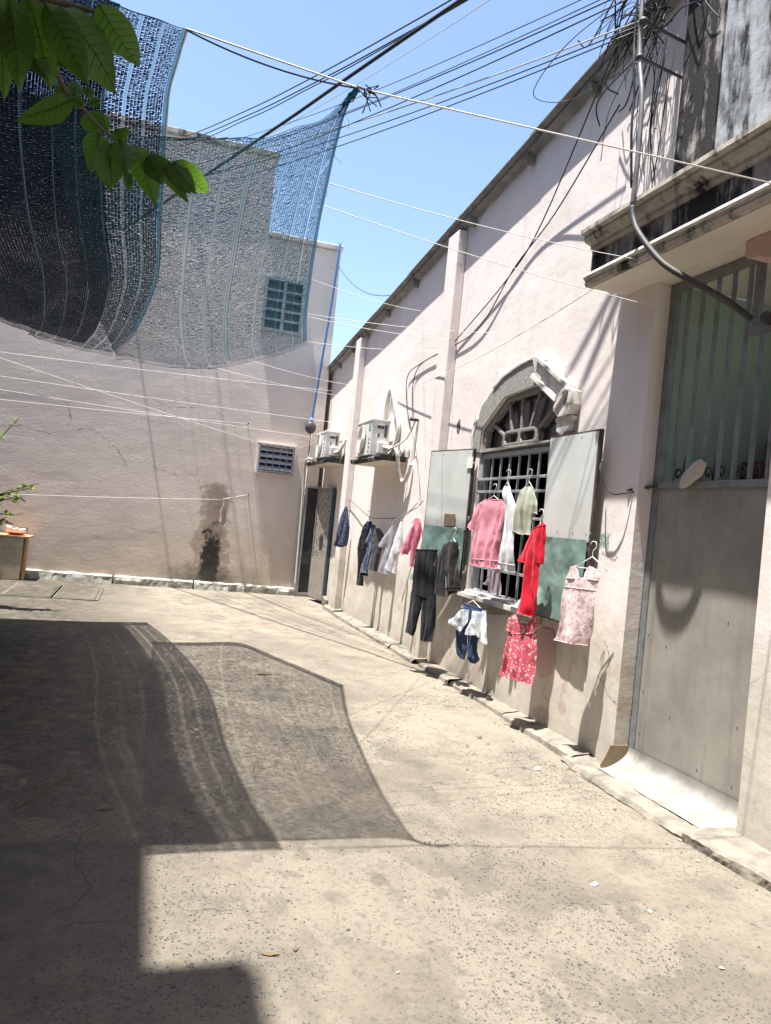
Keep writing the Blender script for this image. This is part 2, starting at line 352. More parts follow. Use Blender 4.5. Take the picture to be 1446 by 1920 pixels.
M = dict(
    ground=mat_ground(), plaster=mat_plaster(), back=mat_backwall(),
    mould=mat_mould('mouldy_cornice', (.46, .42, .39, 1), .53), mould2=mat_mould('mouldy_parapet', (.44, .47, .50, 1), .50),
    mould3=mat_mould('black_parapet', (.50, .48, .47, 1), .58), lightmould=mat_mould('pale_cornice', (.50, .46, .40, 1), .455),
    soffit=plain('soffit_paint', (.72, .66, .58, 1), (.62, .56, .50, 1), 2, .85, .2), whitepaint=plain('white_paint', (.70, .68, .63, 1), (.44, .42, .385, 1), 9, .8, .5),
    kerb=plain('kerb_concrete', (.27, .24, .195, 1), (.14, .128, .11, 1), 8, .92, .9, 45), mortar=plain('bare_mortar', (.38, .365, .34, 1), (.22, .212, .20, 1), 25, .95, 1.0, 70),
    plinth=plain('limewashed_plinth', (.52, .51, .46, 1), (.13, .13, .10, 1), 4.5, .93, 1.0, 26), crack=plain('crack_shadow_dirt', (.09, .08, .07, 1), (.16, .14, .12, 1), 12, 1),
    roof=plain('fibre_cement', (.30, .29, .285, 1), (.18, .175, .17, 1), 6, .9, .5, 40), ledge=mat_mould('mouldy_ledge', (.42, .40, .37, 1), .58),
    steel=plain('grey_steel_paint', (.26, .27, .28, 1), (.17, .175, .18, 1), 9, .5, .2, 80, .3), steeldark=plain('dark_steel_paint', (.055, .058, .065, 1), (.10, .09, .08, 1), 9, .55, .2, 80, .2),
    bars=plain('pale_bar_paint', (.42, .44, .46, 1), (.30, .31, .32, 1), 14, .5, .2, 80, .2), galv=plain('galvanised_sheet', (.36, .35, .325, 1), (.23, .222, .20, 1), 6, .5, .4, 30, .25),
    woodgrey=plain('weathered_wood', (.30, .285, .265, 1), (.17, .16, .15, 1), 14, .9, .6, 50, sc=(1, 1, 5)), woodbrown=plain('brown_frame', (.060, .045, .040, 1), (.11, .085, .075, 1), 12, .8, .4),
    shutter=plain('pale_sheet', (.66, .68, .655, 1), (.55, .565, .54, 1), 3, .45, .12, 6, .1), green=plain('green_sheet', (.215, .33, .29, 1), (.15, .24, .21, 1), 5, .45, .3, 9, .1),
    darkglass=plain('dark_glass', (.035, .033, .032, 1), (.06, .056, .052, 1), 4, .25, 0, spec=.5), ac=plain('ac_white', (.72, .72, .69, 1), (.62, .61, .58, 1), 5, .5),
    acdark=plain('ac_grille_shadow', (.10, .10, .10, 1), (.16, .16, .16, 1), 9, .6), pipe=plain('pipe_wrap', (.66, .64, .58, 1), (.46, .44, .39, 1), 12, .8, .5, 60),
    black=plain('black_cable', (.012, .012, .014, 1), (.03, .03, .032, 1), 20, .5), navycable=plain('faded_cable', (.03, .034, .05, 1), (.06, .064, .075, 1), 20, .6),
    string=plain('white_string', (.80, .79, .75, 1), (.68, .66, .62, 1), 30, .8), palecable=plain('pale_cable', (.5, .5, .48, 1), (.38, .38, .36, 1), 20, .6),
    bluepipe=plain('blue_pipe', (.045, .14, .34, 1), (.06, .17, .36, 1), 7, .45), riser=plain('grey_conduit', (.30, .30, .30, 1), (.19, .19, .19, 1), 9, .45, .2, 50, .5),
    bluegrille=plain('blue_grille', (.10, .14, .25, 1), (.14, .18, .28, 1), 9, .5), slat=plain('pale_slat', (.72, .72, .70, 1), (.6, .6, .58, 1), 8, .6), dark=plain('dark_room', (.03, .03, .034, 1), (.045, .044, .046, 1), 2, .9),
    roomgreen=plain('green_room_paint', (.40, .49, .41, 1), (.34, .43, .36, 1), 2, .8), roomfloor=plain('room_floor', (.40, .37, .33, 1), (.32, .30, .27, 1), 3, .7), stair=plain('stair_paint', (.20, .10, .085, 1), (.14, .075, .07, 1), 4, .8),
    perforated=mat_perforated(), glasspat=mat_glass_pattern(), tan=plain('tan_board', (.30, .22, .14, 1), (.20, .15, .10, 1), 8, .8, .3),
    wood=plain('crate_wood', (.52, .33, .17, 1), (.40, .24, .12, 1), 9, .8, .3, 60, sc=(1, 1, 6)), slab=plain('stone_slab', (.50, .43, .30, 1), (.36, .31, .23, 1), 9, .9, .7, 35),
    netdark=mat_net('dark_net_tape', (.005, .010, .026, 1), (.010, .022, .046, 1)), netblue=mat_net('blue_net_tape', (.014, .062, .11, 1), (.028, .12, .17, 1)),
    teal=mat_net('teal_stripe_tape', (.03, .16, .19, 1), (.05, .23, .26, 1), .5), hem=mat_net('blue_hem_tape', (.03, .16, .27, 1), (.05, .23, .36, 1), .18),
    leaf=mat_leaf('broad_leaf', (.024, .060, .012, 1), (.045, .10, .018, 1), (.13, .27, .02, 1)), leafs=mat_leaf('shrub_leaf', (.08, .16, .02, 1), (.13, .24, .035, 1), (.34, .52, .05, 1)),
    bark=plain('twig_bark', (.10, .08, .055, 1), (.06, .05, .035, 1), 30, .9, .5), stone1=plain('pebble', (.15, .145, .14, 1), (.085, .083, .082, 1), 10, .85),
    pot=plain('clay_pot', (.30, .13, .07, 1), (.22, .10, .06, 1), 8, .85, .4), orange=plain('orange_plastic', (.62, .17, .04, 1), (.5, .13, .04, 1), 8, .5), paper=plain('white_scrap', (.80, .79, .75, 1), (.7, .69, .65, 1), 8, .8),
    dryleaf=plain('dry_leaf', (.17, .125, .075, 1), (.10, .075, .05, 1), 12, .8), stencil=plain('green_stencil_ink', (.05, .30, .20, 1), (.07, .34, .24, 1), 30, .9), pencil=plain('dark_scrawl', (.16, .15, .15, 1), (.22, .2, .2, 1), 20, .95),
    hanger=plain('white_hanger', (.78, .78, .76, 1), (.7, .7, .68, 1), 8, .45), foam=plain('cap_cloth', (.52, .49, .44, 1), (.42, .39, .35, 1), 9, .95, .5, 90), lightwall=plain('house_paint', (.36, .31, .26, 1), (.29, .25, .21, 1), 2, .9, .3),
)

# ================================================================== GROUND
def gz(x, y): return .012*noise.noise(Vector((x*.55, y*.55, 1.3))) + .005*noise.noise(Vector((x*2.3, y*2.3, 4.)))
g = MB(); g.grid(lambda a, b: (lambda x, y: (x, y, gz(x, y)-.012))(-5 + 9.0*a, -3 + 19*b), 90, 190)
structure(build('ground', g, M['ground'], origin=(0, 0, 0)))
g = MB().add([(-300, -300, -.06), (300, -300, -.06), (300, 300, -.06), (-300, 300, -.06)], [(0, 1, 2, 3)])
structure(build('terrain', g, M['kerb'], origin=(0, 0, -.06)))
# loose and half-buried aggregate stones where the surface has worn
g = MB(); rr = random.Random(3)
def pebble(g, x, y, r, rr):
    a = rr.random()*6.28; n = 6; z = gz(x, y)-.012; h = r*rr.uniform(.05, .3); e = rr.uniform(.5, .95)
    pts = []
    for k in range(n):
        q = 2*math.pi*k/n; q2 = r*rr.uniform(.75, 1.1)
        u, v = q2*math.cos(q), q2*e*math.sin(q); pts.append((x+u*math.cos(a)-v*math.sin(a), y+u*math.sin(a)+v*math.cos(a)))
    o = [(px, py, z-.003) for px, py in pts] + [(x+(px-x)*.7, y+(py-y)*.7, z+.0022+h) for px, py in pts]
    g.add(o, [(k, (k+1) % n, (k+1) % n+n, k+n) for k in range(n)] + [tuple(range(n, 2*n))])
cnt = 0
while cnt < 9000:
    x = rr.uniform(-1.2, 3.0); y = 1.4 + rr.random()**1.6*5.5
    d = noise.noise(Vector((x*.9+3, y*.9, 0))) + .5*noise.noise(Vector((x*2.5, y*2.5, 7)))
    if d < rr.uniform(-.05, .75): continue
    pebble(g, x, y, rr.choice((.002, .003, .003, .004, .004, .005, .006, .008)), rr); cnt += 1
for _ in range(160): pebble(g, rr.uniform(-1.2, 3.0), rr.uniform(1.5, 9), rr.uniform(.009, .016), rr)
o = build('aggregate_stones', g, M['stone1'], origin=(0, 0, 0)); tag(o, 'dark aggregate stones showing through the worn concrete yard', 'gravel', kind='stuff')

# kerb strip along the foot of the pink wall: broken concrete lengths
kb = None
segs = [(4.95, 6.1), (6.14, 7.35), (7.4, 8.3), (8.42, 9.3), (9.35, 10.9), (10.94, 12.4), (12.45, 13.2)]
kerb = thing('wall_kerb', (3.2, 9, 0), 'low broken concrete kerb along the foot of the pink wall', 'kerb')
for i, (a, b) in enumerate(segs):
    g = MB(); dx = random.uniform(-.03, .03); x0 = 3.17+dx; h = random.uniform(.035, .06)
    def fn(u, v, a=a, b=b, x0=x0, h=h):
        y = a+(b-a)*v; w = .012*noise.noise(Vector((y*3, u*3, i))) + .009*noise.noise(Vector((y*23, u*9, i)))
        prof = [(x0-.01, -.03), (x0+w, h*.6), (x0+.03+w, h), (3.335, h+.012)]
        k = min(int(u*3+.001), 3); return (prof[k][0], y, prof[k][1] + .008*noise.noise(Vector((y*5, k, 2))))
    g.grid(fn, 3, 44, False); build('kerb_block', g, M['kerb'], kerb)
# lumpy concrete threshold in front of the gate and the pier
g = MB()
def thr(u, v):
    y = 5.0 - 2.9*v; front = 3.10 - .05*math.sin(v*5) + .05*noise.noise(Vector((y*2.2, 0, 3)))
    if y < 3.6: front -= .03
    h = .018 + (.032 if y < 3.6 else 0) + .014*noise.noise(Vector((y*4, u*4, 0)))
    k = u; x = front + (3.46-front)*max(0, (k-.25)/.75); z = -.03 + h*1.5*min(1, k/.25) if k < .25 else h + .03*(k-.25)
    return (x + .012*noise.noise(Vector((y*7, u*5, 5))) + .007*noise.noise(Vector((y*31, u*17, 2))), y, z + .005*noise.noise(Vector((y*27, u*15, 8))))
g.grid(thr, 14, 170, False); tag(build('threshold', g, M['kerb']), 'rough concrete threshold running below the grey gate', 'threshold')
# two square drain covers near the back wall
for i, (x0, x1) in enumerate(((-1.80, -1.20), (-1.12, -.56))):
    t = thing('drain_cover', ((x0+x1)/2, 13.1, 0), ['square concrete drain cover in the yard, the one nearer the crate', 'square concrete drain cover in the yard, the one nearer the black wall stain'][i], 'drain cover', 'drain covers before the back wall')
    g = MB(); z = .004
    for (ax, bx, ay, by) in ((x0-.06, x0-.005, 12.3, 13.92), (x1+.005, x1+.05, 12.3, 13.92), (x0, x1, 12.3, 12.36), (x0, x1, 13.86, 13.92)): g.box(ax, bx, ay, by, -.02, z)
    build('joint_frame', g, M['crack'], t)
    g = MB().box(x0, x1, 12.365, 13.855, -.02, .010); build('lid', g, M['ground'], t, bevel=.01)

# ================================================================== PINK BUILDING (right)
W = 3.33
rake = lambda y: 5.60 - .1085*(y-4.9)
pb = thing('pink_building', (W, 9, 0), 'long pink plastered building with sloping roof line and barred window on the right', 'building')
yz = lambda a, b, d: (d, a, b)
win_hole = [(5.90, .95), (7.50, .95), (7.50, 2.68), (7.0, 2.97), (6.31, 3.0), (5.90, 2.75)]
def rough_edge(p, q, n, amp, seed):
    out = []
    for i in range(n):
        t = i/n; a = p[0]+(q[0]-p[0])*t; b = p[1]+(q[1]-p[1])*t
        e = amp*noise.noise(Vector((b*14, seed, 0))) + amp*.6*noise.noise(Vector((b*45, seed, 3))) if 0 < i else 0
        out.append((a+e, b))
    return out
outer = [(15.6, -.05), (15.6, rake(15.6)), (3.2, rake(3.2)), (3.2, 3.52), (4.70, 3.52)] + rough_edge((4.70, 3.50), (4.70, -.05), 4, .0, 1.)[1:] + [(4.70, -.05)]
g = MB().prism(outer, yz, W, W+.12, [win_hole, [(13.72, .02), (14.52, .02), (14.52, 2.1), (13.72, 2.1)]]); build('wall', g, M['plaster'], pb, recalc=True)
g = MB().prism([(3.50, -.05), (3.50, 3.52), (-7.0, 3.52), (-7.0, -.05)], yz, W, W+.3)
pier = build('gate_pier', g, M['plaster'], pb)
# pilasters
for (y0, y1) in ((8.46, 8.80), (12.62, 12.92)):
    zt = rake(y1)-.05
    g = MB().prism([(y0, 0), (y1, 0), (y1, zt), (y0, zt+.0)], yz, W-.115, W-.001); build('pilaster', g, M['plaster'], pb, bevel=.012)
# parapet pillars above the canopy, black with mould
g = MB().prism([(4.56, 3.93), (4.56, 7.6), (4.17, 7.6), (4.17, 3.93)], yz, W-.06, W+.25); build('parapet_pillar', g, M['mould3'], pb)['label'] = 'mould-blackened parapet pillar'
g = MB().prism([(4.168, 3.93), (4.168, 7.6), (-7, 7.6), (-7, 3.525), (3.2, 3.525), (3.2, 3.93)], yz, W-.045, W+.25); build('parapet_wall', g, M['mould2'], pb)
g = MB().prism([(3.62, 4.05), (3.62, 7.6), (3.3, 7.6), (3.3, 4.05)], yz, W-.10, W-.046); build('parapet_panel', g, M['mould2'], pb, bevel=.02)
# roof sheets over the wall, laid in overlapping lengths
ys = [3.2, 5.0, 6.75, 8.5, 10.25, 12.0, 13.75, 15.75]
for i in range(len(ys)-1):
    a, b = ys[i]-.12, ys[i+1]; g = MB(); lift = .012*(i % 2)
    def rf(u, v, a=a, b=b, lift=lift):
        n = 48; x = W-.14 + 3.0*u; y = a+(b-a)*v
        return (x, y, rake(y)+.03+lift + .022*math.sin((x-W)*2*math.pi/.177) + (.004 if v > .5 else 0) + .006*noise.noise(Vector((y*2, i, 0))))
    g.grid(rf, 60, 6)
    top = len(g.v)
    g.v += [(x, y, z-.014) for x, y, z in g.v[:top]]; g.f += [tuple(k+top for k in f) for f in g.f[:]]; g.sm += [True]*(len(g.f)-len(g.sm))
    w = 61; g.f += [(j*w, (j+1)*w, (j+1)*w+top, j*w+top) for j in range(6)] + [(k, k+1, k+1+top, k+top) for k in range(60)]; g.sm += [False]*66
    build('roof_sheet', g, M['roof'], pb)
g = MB()   # verge board and mortar under the sheets
n = 120
def vg(u, v):
    y = 4.62 + 11.0*v; z = rake(y); dz = .014*noise.noise(Vector((y*5, 0, 1)))+.01*noise.noise(Vector((y*17, 0, 1)))
    pr = [(W-.085, z+.012), (W-.092, z-.018+dz*.7), (W-.05, z-.035+dz), (W-.002, z-.05+dz*1.3)]
    p = pr[min(3, int(u*3+.01))]; return (p[0], y, p[1])
g.grid(vg, 3, 200, False); build('verge', g, M['roof'], pb)
for y in (5.76, 6.88, 8.25, 10.16, 11.4, 12.5, 13.34, 14.37):
    z = rake(y)-.085; g = MB().box(W-.10, W+.0, y-.03, y+.03, z-.045, z+.045); build('purlin_end', g, M['kerb'] if y < 7 else M['roof'], pb, bevel=.006)
# hole knocked in the plaster and small chips
def blob(y, z, ry, rz, n=16, seed=0, tilt=0):
    o = []
    for k in range(n):
        a = 2*math.pi*k/n; r = 1+.45*noise.noise(Vector((math.cos(a)*1.6, math.sin(a)*1.6, seed)))
        u, v = ry*r*math.cos(a), rz*r*math.sin(a); o.append((y+u*math.cos(tilt)-v*math.sin(tilt), z+u*math.sin(tilt)+v*math.cos(tilt)))
    return o
g = MB().prism(blob(8.17, 2.77, .05, .075, seed=2), yz, W-.003, W+.004); build('plaster_hole', g, M['crack'], pb)
def crackline(pts, fn, w, seed):
    P = spline([(a, b, 0) for a, b in pts], 16); g = MB(); L = []; Rr = []
    for i, p in enumerate(P):
        q = p + Vector((noise.noise(Vector((i*.7, seed, 0))) + .7*noise.noise(Vector((i*2.3, seed, 1))), noise.noise(Vector((i*.7, seed, 5))) + .9*noise.noise(Vector((i*2.1, seed, 6))), 0))*w*4.5
        ww = w*(.12+.75*abs(noise.noise(Vector((i*.5, seed, 9))))*1.8)
        t = (P[min(i+1, len(P)-1)]-P[max(i-1, 0)]).normalized(); s = Vector((-t.y, t.x, 0))
        L.append(fn(q.x+s.x*ww, q.y+s.y*ww)); Rr.append(fn(q.x-s.x*ww, q.y-s.y*ww))
    m = len(L); g.add(L+Rr, [(i, i+1, m+i+1, m+i) for i in range(m-1)]); return g
wf = lambda a, b: (W-.002, a, b)
for s, pts in enumerate(([(5.06, 1.53), (4.98, 1.51), (4.91, 1.49), (4.86, 1.52)], [(4.98, .62), (4.90, .58), (4.78, .50), (4.71, .48)], [(5.75, .62), (5.68, .45), (5.72, .30), (5.62, .27)],
      [(6.5, .75), (6.35, .58), (6.2, .55), (6.05, .42)], [(7.0, .6), (6.85, .52), (6.75, .4)], [(4.93, .9), (4.86, .8), (4.82, .65)], [(9.0, .5), (8.95, .3), (8.85, .22)])):
    build('crack', crackline(pts, wf, .005, s+1.), M['crack'], pb)
# repaired patches lifting off below the window
g = MB().prism(blob(5.78, .63, .23, .20, 22, 5), yz, W-.010, W-.001); build('plaster_patch', g, plain('pinkish_patch', (.52, .40, .35, 1), (.44, .35, .31, 1), 6, .9, .5), pb, bevel=.004)
g = MB().prism([(7.55, .95), (7.60, .80), (7.3, .84), (6.9, .80), (6.5, .85), (6.2, .82), (5.86, .86), (5.86, .95)], yz, W-.002, W+.004); build('sill_mortar', g, M['mortar'], pb)

# ---- arched window
fr_in = [(7.44, 2.47), (7.42, 2.66), (6.97, 2.92), (6.33, 2.945), (5.96, 2.72), (5.95, 2.47)]
fr_out = [(7.50, 2.42), (7.50, 2.69), (7.0, 2.97), (6.31, 3.0), (5.90, 2.75), (5.90, 2.42)]
g = MB().prism(fr_out, yz, W+.02, W+.09, [fr_in]); win = build('fanlight', g, M['woodgrey'], pb, bevel=.006)
g = MB().prism(fr_in, yz, W+.10, W+.106); build('pane', g, M['darkglass'], win)
hub = [(7.06, 2.475), (7.05, 2.59), (6.98, 2.625), (6.42, 2.625), (6.34, 2.59), (6.33, 2.475)]
rnd = lambda y0, y1, z0, z1: [(y0+.02, z0), (y1-.02, z0), (y1, z0+.03), (y1, z1-.03), (y1-.02, z1), (y0+.02, z1), (y0, z1-.03), (y0, z0+.03)]
g = MB().prism(hub, yz, W+.03, W+.075, [rnd(6.39, 6.675, 2.50, 2.595), rnd(6.725, 7.01, 2.50, 2.595)]); build('fanlight_hub', g, M['woodgrey'], win, bevel=.006)
for a, b in (((7.04, 2.58), (7.33, 2.72)), ((6.90, 2.62), (7.0, 2.91)), ((6.70, 2.62), (6.72, 2.94)), ((6.52, 2.62), (6.38, 2.94)), ((6.36, 2.60), (6.06, 2.78))):
    g = MB().bar((W+.055, a[0], a[1]), (W+.055, b[0], b[1]), .036, .03, (1, 0, 0)); build('spoke', g, M['woodgrey'], win, bevel=.006)
# lower window: frame, bars, rails, sill
g = MB().prism([(5.90, .95), (7.50, .95), (7.50, 2.415), (5.90, 2.415)], yz, W+.015, W+.10, [[(5.97, 1.0), (7.43, 1.0), (7.43, 2.37), (5.97, 2.37)]])
wnd = build('window', g, M['bars'], pb, bevel=.005)
for i in range(7):
    y = 7.22 - i*.197; g = MB().bar((W+.03, y, .99), (W+.03, y, 2.38), .019, .019, (1, 0, 0)); build('bar', g, M['bars'], wnd)
for z in (2.14, 2.01, 1.76, 1.245):
    g = MB().box(W-.035, W-.012, 5.93, 7.44, z-.013, z+.013); build('rail', g, M['bars'], wnd, bevel=.003)
for y in (7.43, 5.94):
    g = MB().box(W-.035, W+.02, y-.012, y+.012, 1.99, 2.16); build('cage_end', g, M['bars'], wnd)
g = MB().prism([(7.56, .905), (7.56, .955), (5.90, .955), (5.90, .905)], yz, W-.085, W+.05); build('sill', g, M['whitepaint'], wnd, bevel=.008)
g = MB().prism([(7.46, .956), (7.46, .985), (5.98, .985), (5.98, .956)], yz, W-.045, W+.014); build('sill_step', g, M['whitepaint'], wnd, bevel=.005)
# exposed mortar ring and the broken white moulding over the arch
ring_out = [(7.67, 2.44), (7.70, 2.62), (7.55, 2.93), (7.30, 3.07), (7.05, 3.17), (6.78, 3.22), (6.55, 3.245), (6.30, 3.23), (6.20, 3.20), (6.15, 3.10), (5.9, 2.77), (5.9, 2.44)]
ring_o2 = []
for i in range(len(ring_out)):
    a, b = ring_out[i], ring_out[(i+1) % len(ring_out)]
    for k in range(6):
        t = k/6; e = .014 if 0 < i < 8 else 0
        ring_o2.append((a[0]+(b[0]-a[0])*t + e*noise.noise(Vector((i+t*2, 3, 1)))*1.5, a[1]+(b[1]-a[1])*t + e*noise.noise(Vector((i+t*2, 7, 1)))*1.5))
g = MB().prism(ring_o2, yz, W-.012, W+.02, [[(7.501, 2.43), (7.501, 2.69), (7.0, 2.972), (6.31, 3.002), (5.905, 2.75), (5.905, 2.445)]])
build('bare_surround', g, M['mortar'], pb)
g = MB().prism([(7.72, 2.44), (7.75, 2.66), (7.66, 2.86), (7.62, 2.80), (7.69, 2.62), (7.68, 2.45)], yz, W-.02, W); build('plaster_flake', g, M['whitepaint'], pb, bevel=.004)
g = MB().prism([(7.3, 3.10), (7.05, 3.20), (6.78, 3.25), (6.5, 3.275), (6.3, 3.26), (6.28, 3.235), (6.55, 3.248), (6.78, 3.222), (7.05, 3.172), (7.28, 3.08)], yz, W-.025, W); build('plaster_flake', g, M['whitepaint'], pb, bevel=.004)
A0, A1 = Vector((W, 6.30, 3.24)), Vector((W, 5.60, 2.84))
d = (A1-A0); nrm = Vector((0, d.z, -d.y)).normalized()
if nrm.z > 0: nrm = -nrm
prof = [(0, .02), (0, .075), (.03, .075), (.045, .05), (.10, .045), (.11, .03), (.16, .035), (.17, .06), (.205, .065), (.215, .03), (.235, .02), (.235, .0), (0, 0)]
g = MB(); vs = []
for P in (A0, A1):
    vs += [P + nrm*a - Vector((b, 0, 0)) for a, b in prof]
m = len(prof); g.add(vs, [(i, (i+1) % m, (i+1) % m+m, i+m) for i in range(m)] + [tuple(range(m)), tuple(range(m, 2*m))])
build('arch_moulding', g, M['whitepaint'], pb)['label'] = 'surviving white moulding of the arch'
g = MB().prism([(6.42, 3.235), (6.28, 3.27), (6.18, 3.20), (6.22, 3.0), (6.31, 3.005)], yz, W-.05, W-.013); build('moulding_stub', g, M['whitepaint'], pb, bevel=.01)
g = MB().prism([(5.70, 2.90), (5.58, 2.83), (5.57, 2.72), (5.62, 2.64), (5.80, 2.63), (5.88, 2.70), (5.86, 2.82)], yz, W-.085, W-.0, [blob(5.70, 2.76, .03, .035)]); build('corner_block', g, M['whitepaint'], pb, bevel=.012)
g = MB().bar((W-.09, 5.84, 2.70), (W-.09, 5.66, 2.86), .045, .03, (1, 0, 0)); build('moulding_rib', g, M['whitepaint'], pb, bevel=.008)
pr = [(5.60, 2.632), (5.86, 2.632), (5.86, 2.60), (5.83, 2.58), (5.85, 2.55), (5.83, 2.51), (5.78, 2.49), (5.73, 2.455), (5.69, 2.49), (5.63, 2.51), (5.62, 2.55), (5.64, 2.58), (5.60, 2.60)]
g = MB().prism(pr, yz, W-.065, W); build('corbel', g, M['whitepaint'], pb, bevel=.01)

# ---- shutters (steel leaves)
def leaf(p0, p1, name_lab):
    p0, p1 = Vector(p0), Vector(p1); u = (p1-p0); wdt = u.length; u.normalize(); n = Vector((u.y, -u.x, 0));
    if n.x > 0: n = -n
    F = lambda a, b, d: p0 + u*a + Vector((0, 0, b)) + n*d
    g = MB().prism([(0, .94), (wdt, .94), (wdt, 2.47), (0, 2.47)], lambda a, b, d: F(a, b, d), 0, .03, [[(.045, .985), (wdt-.045, .985), (wdt-.045, 2.425), (.045, 2.425)]])
    s = build('shutter', g, M['woodbrown'], pb)
    g = MB().prism([(.02, 1.60), (wdt-.02, 1.60), (wdt-.02, 2.455), (.02, 2.455)], F, .031, .036); build('pale_panel', g, M['shutter'], s)
    g = MB()
    def gf(a, b):
        x = .012 + (wdt-.03)*a; z = .955 + .66*b; d = .042 + .012*(noise.noise(Vector((x*5, z*5, p0.y)))+.3) + .006*abs(noise.noise(Vector((x*11+z*7, z*9-x*6, p0.y+3))))
        curl = max(0, (1-a)-.72)*max(0, .35-b)*4 if name_lab else max(0, a-.7)*max(0, .4-b)*2
        return F(x, z + curl*.10, d + .018*abs(noise.noise(Vector((x*3, z*3, 8)))) + curl*.5)
    g.grid(gf, 44, 36); build('green_panel', g, M['green'], s)
    g = MB()
    for a in (.06, .30, .55, wdt-.06):
        for z in (1.66, 2.42):
            P = F(a, z, .037); g.obox(P, u*.004, Vector((0, 0, .004)), n*.002)
    build('screws', g, M['steeldark'], s)
    for z in (1.12, 1.70, 2.28):
        g = MB().tube([F(-.006, z-.05, .02), F(-.006, z+.05, .02)], .012, 8); build('hinge', g, M['steeldark'], s)
    return s
s1 = leaf((W-.035, 5.91, 0), (W-.06, 5.10, 0), True)
s2 = leaf((W-.035, 7.52, 0), (W-.035-.82*math.sin(R(13)), 7.52+.82*math.cos(R(13)), 0), False)
u2 = Vector((-math.sin(R(13)), math.cos(R(13)), 0))
P = Vector((W-.035, 7.52, 0)) + u2*.20 + Vector((-.045, -.01, 0))
g = MB().prism([(0, 1.63), (.20, 1.63), (.20, 1.76), (0, 1.76)], lambda a, b, d: P + u2*a + Vector((-d, 0, b)), 0, .004); build('rusty_plate', g, M['tan'], s2)
g = MB().prism([(.0, 2.26), (.10, 2.26), (.10, 2.38), (0, 2.38)], lambda a, b, d: P + u2*(a-.22) + Vector((-d, 0, b)), 0, .003); build('paper_label', g, M['paper'], s2)
g = MB().tube(spline([(W-.07, 5.12, 1.62), (W-.09, 5.11, 1.66), (W-.07, 5.13, 1.70), (W-.06, 5.14, 1.60)], 5), .006); build('latch', g, M['steel'], s1)

# ---- canopy over the gate: stepped cornice
cy0, cy1 = 5.09, .6
prof = [(W+.1, 3.525), (3.00, 3.525), (2.985, 3.54), (2.975, 3.575), (2.99, 3.605), (3.03, 3.612)]
def extr(prof, y0, y1, n=40, jit=.004, seed=0, mitre=None):
    g = MB(); m = len(prof)
    for j in range(n+1):
        y = y0+(y1-y0)*j/n
        for k, (x, z) in enumerate(prof):
            e = jit*noise.noise(Vector((y*6, k*1.7, seed)))
            g.v.append((x+e, y, z+e*.7))
    for j in range(n):
        for k in range(m): g.f.append((j*m+k, j*m+(k+1) % m, (j+1)*m+(k+1) % m, (j+1)*m+k)); g.sm.append(False)
    g.f.append(tuple(range(m))); g.sm.append(False); g.f.append(tuple(n*m+k for k in range(m))[::-1]); g.sm.append(False)
    return g
can = build('canopy', extr([(W-.001, 3.515), (3.06, 3.515), (3.045, 3.60), (3.045, 3.80), (W-.001, 3.80)], cy0-.03, cy1, 60, .003), M['mould'], pb)
build('soffit_board', extr([(W-.002, 3.50), (3.02, 3.50), (3.02, 3.514), (W-.002, 3.514)], cy0-.005, cy1, 10, 0), M['soffit'], can)
build('drip_lip', extr([(3.06, 3.562), (2.972, 3.562), (2.965, 3.575), (2.975, 3.598), (3.05, 3.604)], cy0+.022, cy1, 70, .003, 2), M['whitepaint'], can)
build('drip_moulding', extr([(3.06, 3.504), (2.995, 3.508), (2.982, 3.53), (2.99, 3.545), (2.978, 3.561), (3.06, 3.561)], cy0+.02, cy1, 70, .004, 8), M['lightmould'], can)
g = MB(); prev = None
build('top_cornice', extr([(W-.002, 3.79), (3.03, 3.785), (3.01, 3.80), (3.01, 3.825), (2.965, 3.84), (2.95, 3.865), (2.95, 3.885), (2.915, 3.895), (2.915, 3.925), (2.93, 3.935), (W-.002, 3.985)], cy0+.03, cy1, 80, .006, 4), M['lightmould'], can)
g = MB().box(3.02, W-.003, cy0-.004, cy0+.012, 3.52, 3.78); build('canopy_end', g, M['mould'], can)
# soffit over the recess behind the wall line
g = MB().box(W+.001, W+.6, 3.2, 4.69, 3.50, 3.512); build('recess_soffit', g, M['soffit'], pb)
g = MB(); g.prism([(3.80, 3.40), (3.80, 3.50), (2.6, 3.50), (2.6, 3.33), (3.62, 3.33), (3.68, 3.37), (3.74, 3.37)], yz, W-.05, W+.10); build('pier_capital', g, plain('capital_pink', (.62, .44, .38, 1), (.55, .40, .35, 1), 5, .85), pb, bevel=.012)

# ---- gate
X = W+.12
g = MB()
fr = [((4.66, .1), (4.66, 3.47)), ((3.84, 2.05), (3.84, 3.47))]
g.box(X, X+.045, 4.635, 4.695, .02, 3.495); g.box(X, X+.045, 3.84, 3.885, 3.02, 3.495); g.box(X+.001, X+.044, 3.886, 4.634, 3.435, 3.494)
g.box(X-.002, X+.043, 3.20, 3.91, 2.975, 3.03); g.box(X-.004, X+.047, 3.50, 4.634, 2.03, 2.075); g.box(X, X+.045, 3.50, 3.545, .05, 2.029); g.box(X-.001, X+.046, 3.55, 3.60, 2.076, 2.974)
gate = build('gate', g, M['steel'], pb, bevel=.004)
for y, zt in ((4.515, 3.434), (4.37, 3.434), (4.225, 3.434), (4.08, 3.434), (3.94, 3.434), (3.80, 2.974), (3.66, 2.974)):
    g = MB().bar((X+.02, y, 2.076), (X+.02, y, zt), .022, .022, (1, 0, 0)); build('gate_bar', g, M['steel'], gate)
g = MB().box(X+.01, X+.016, 3.51, 4.634, .13, 2.029); build('perforated_sheet', g, M['perforated'], gate)
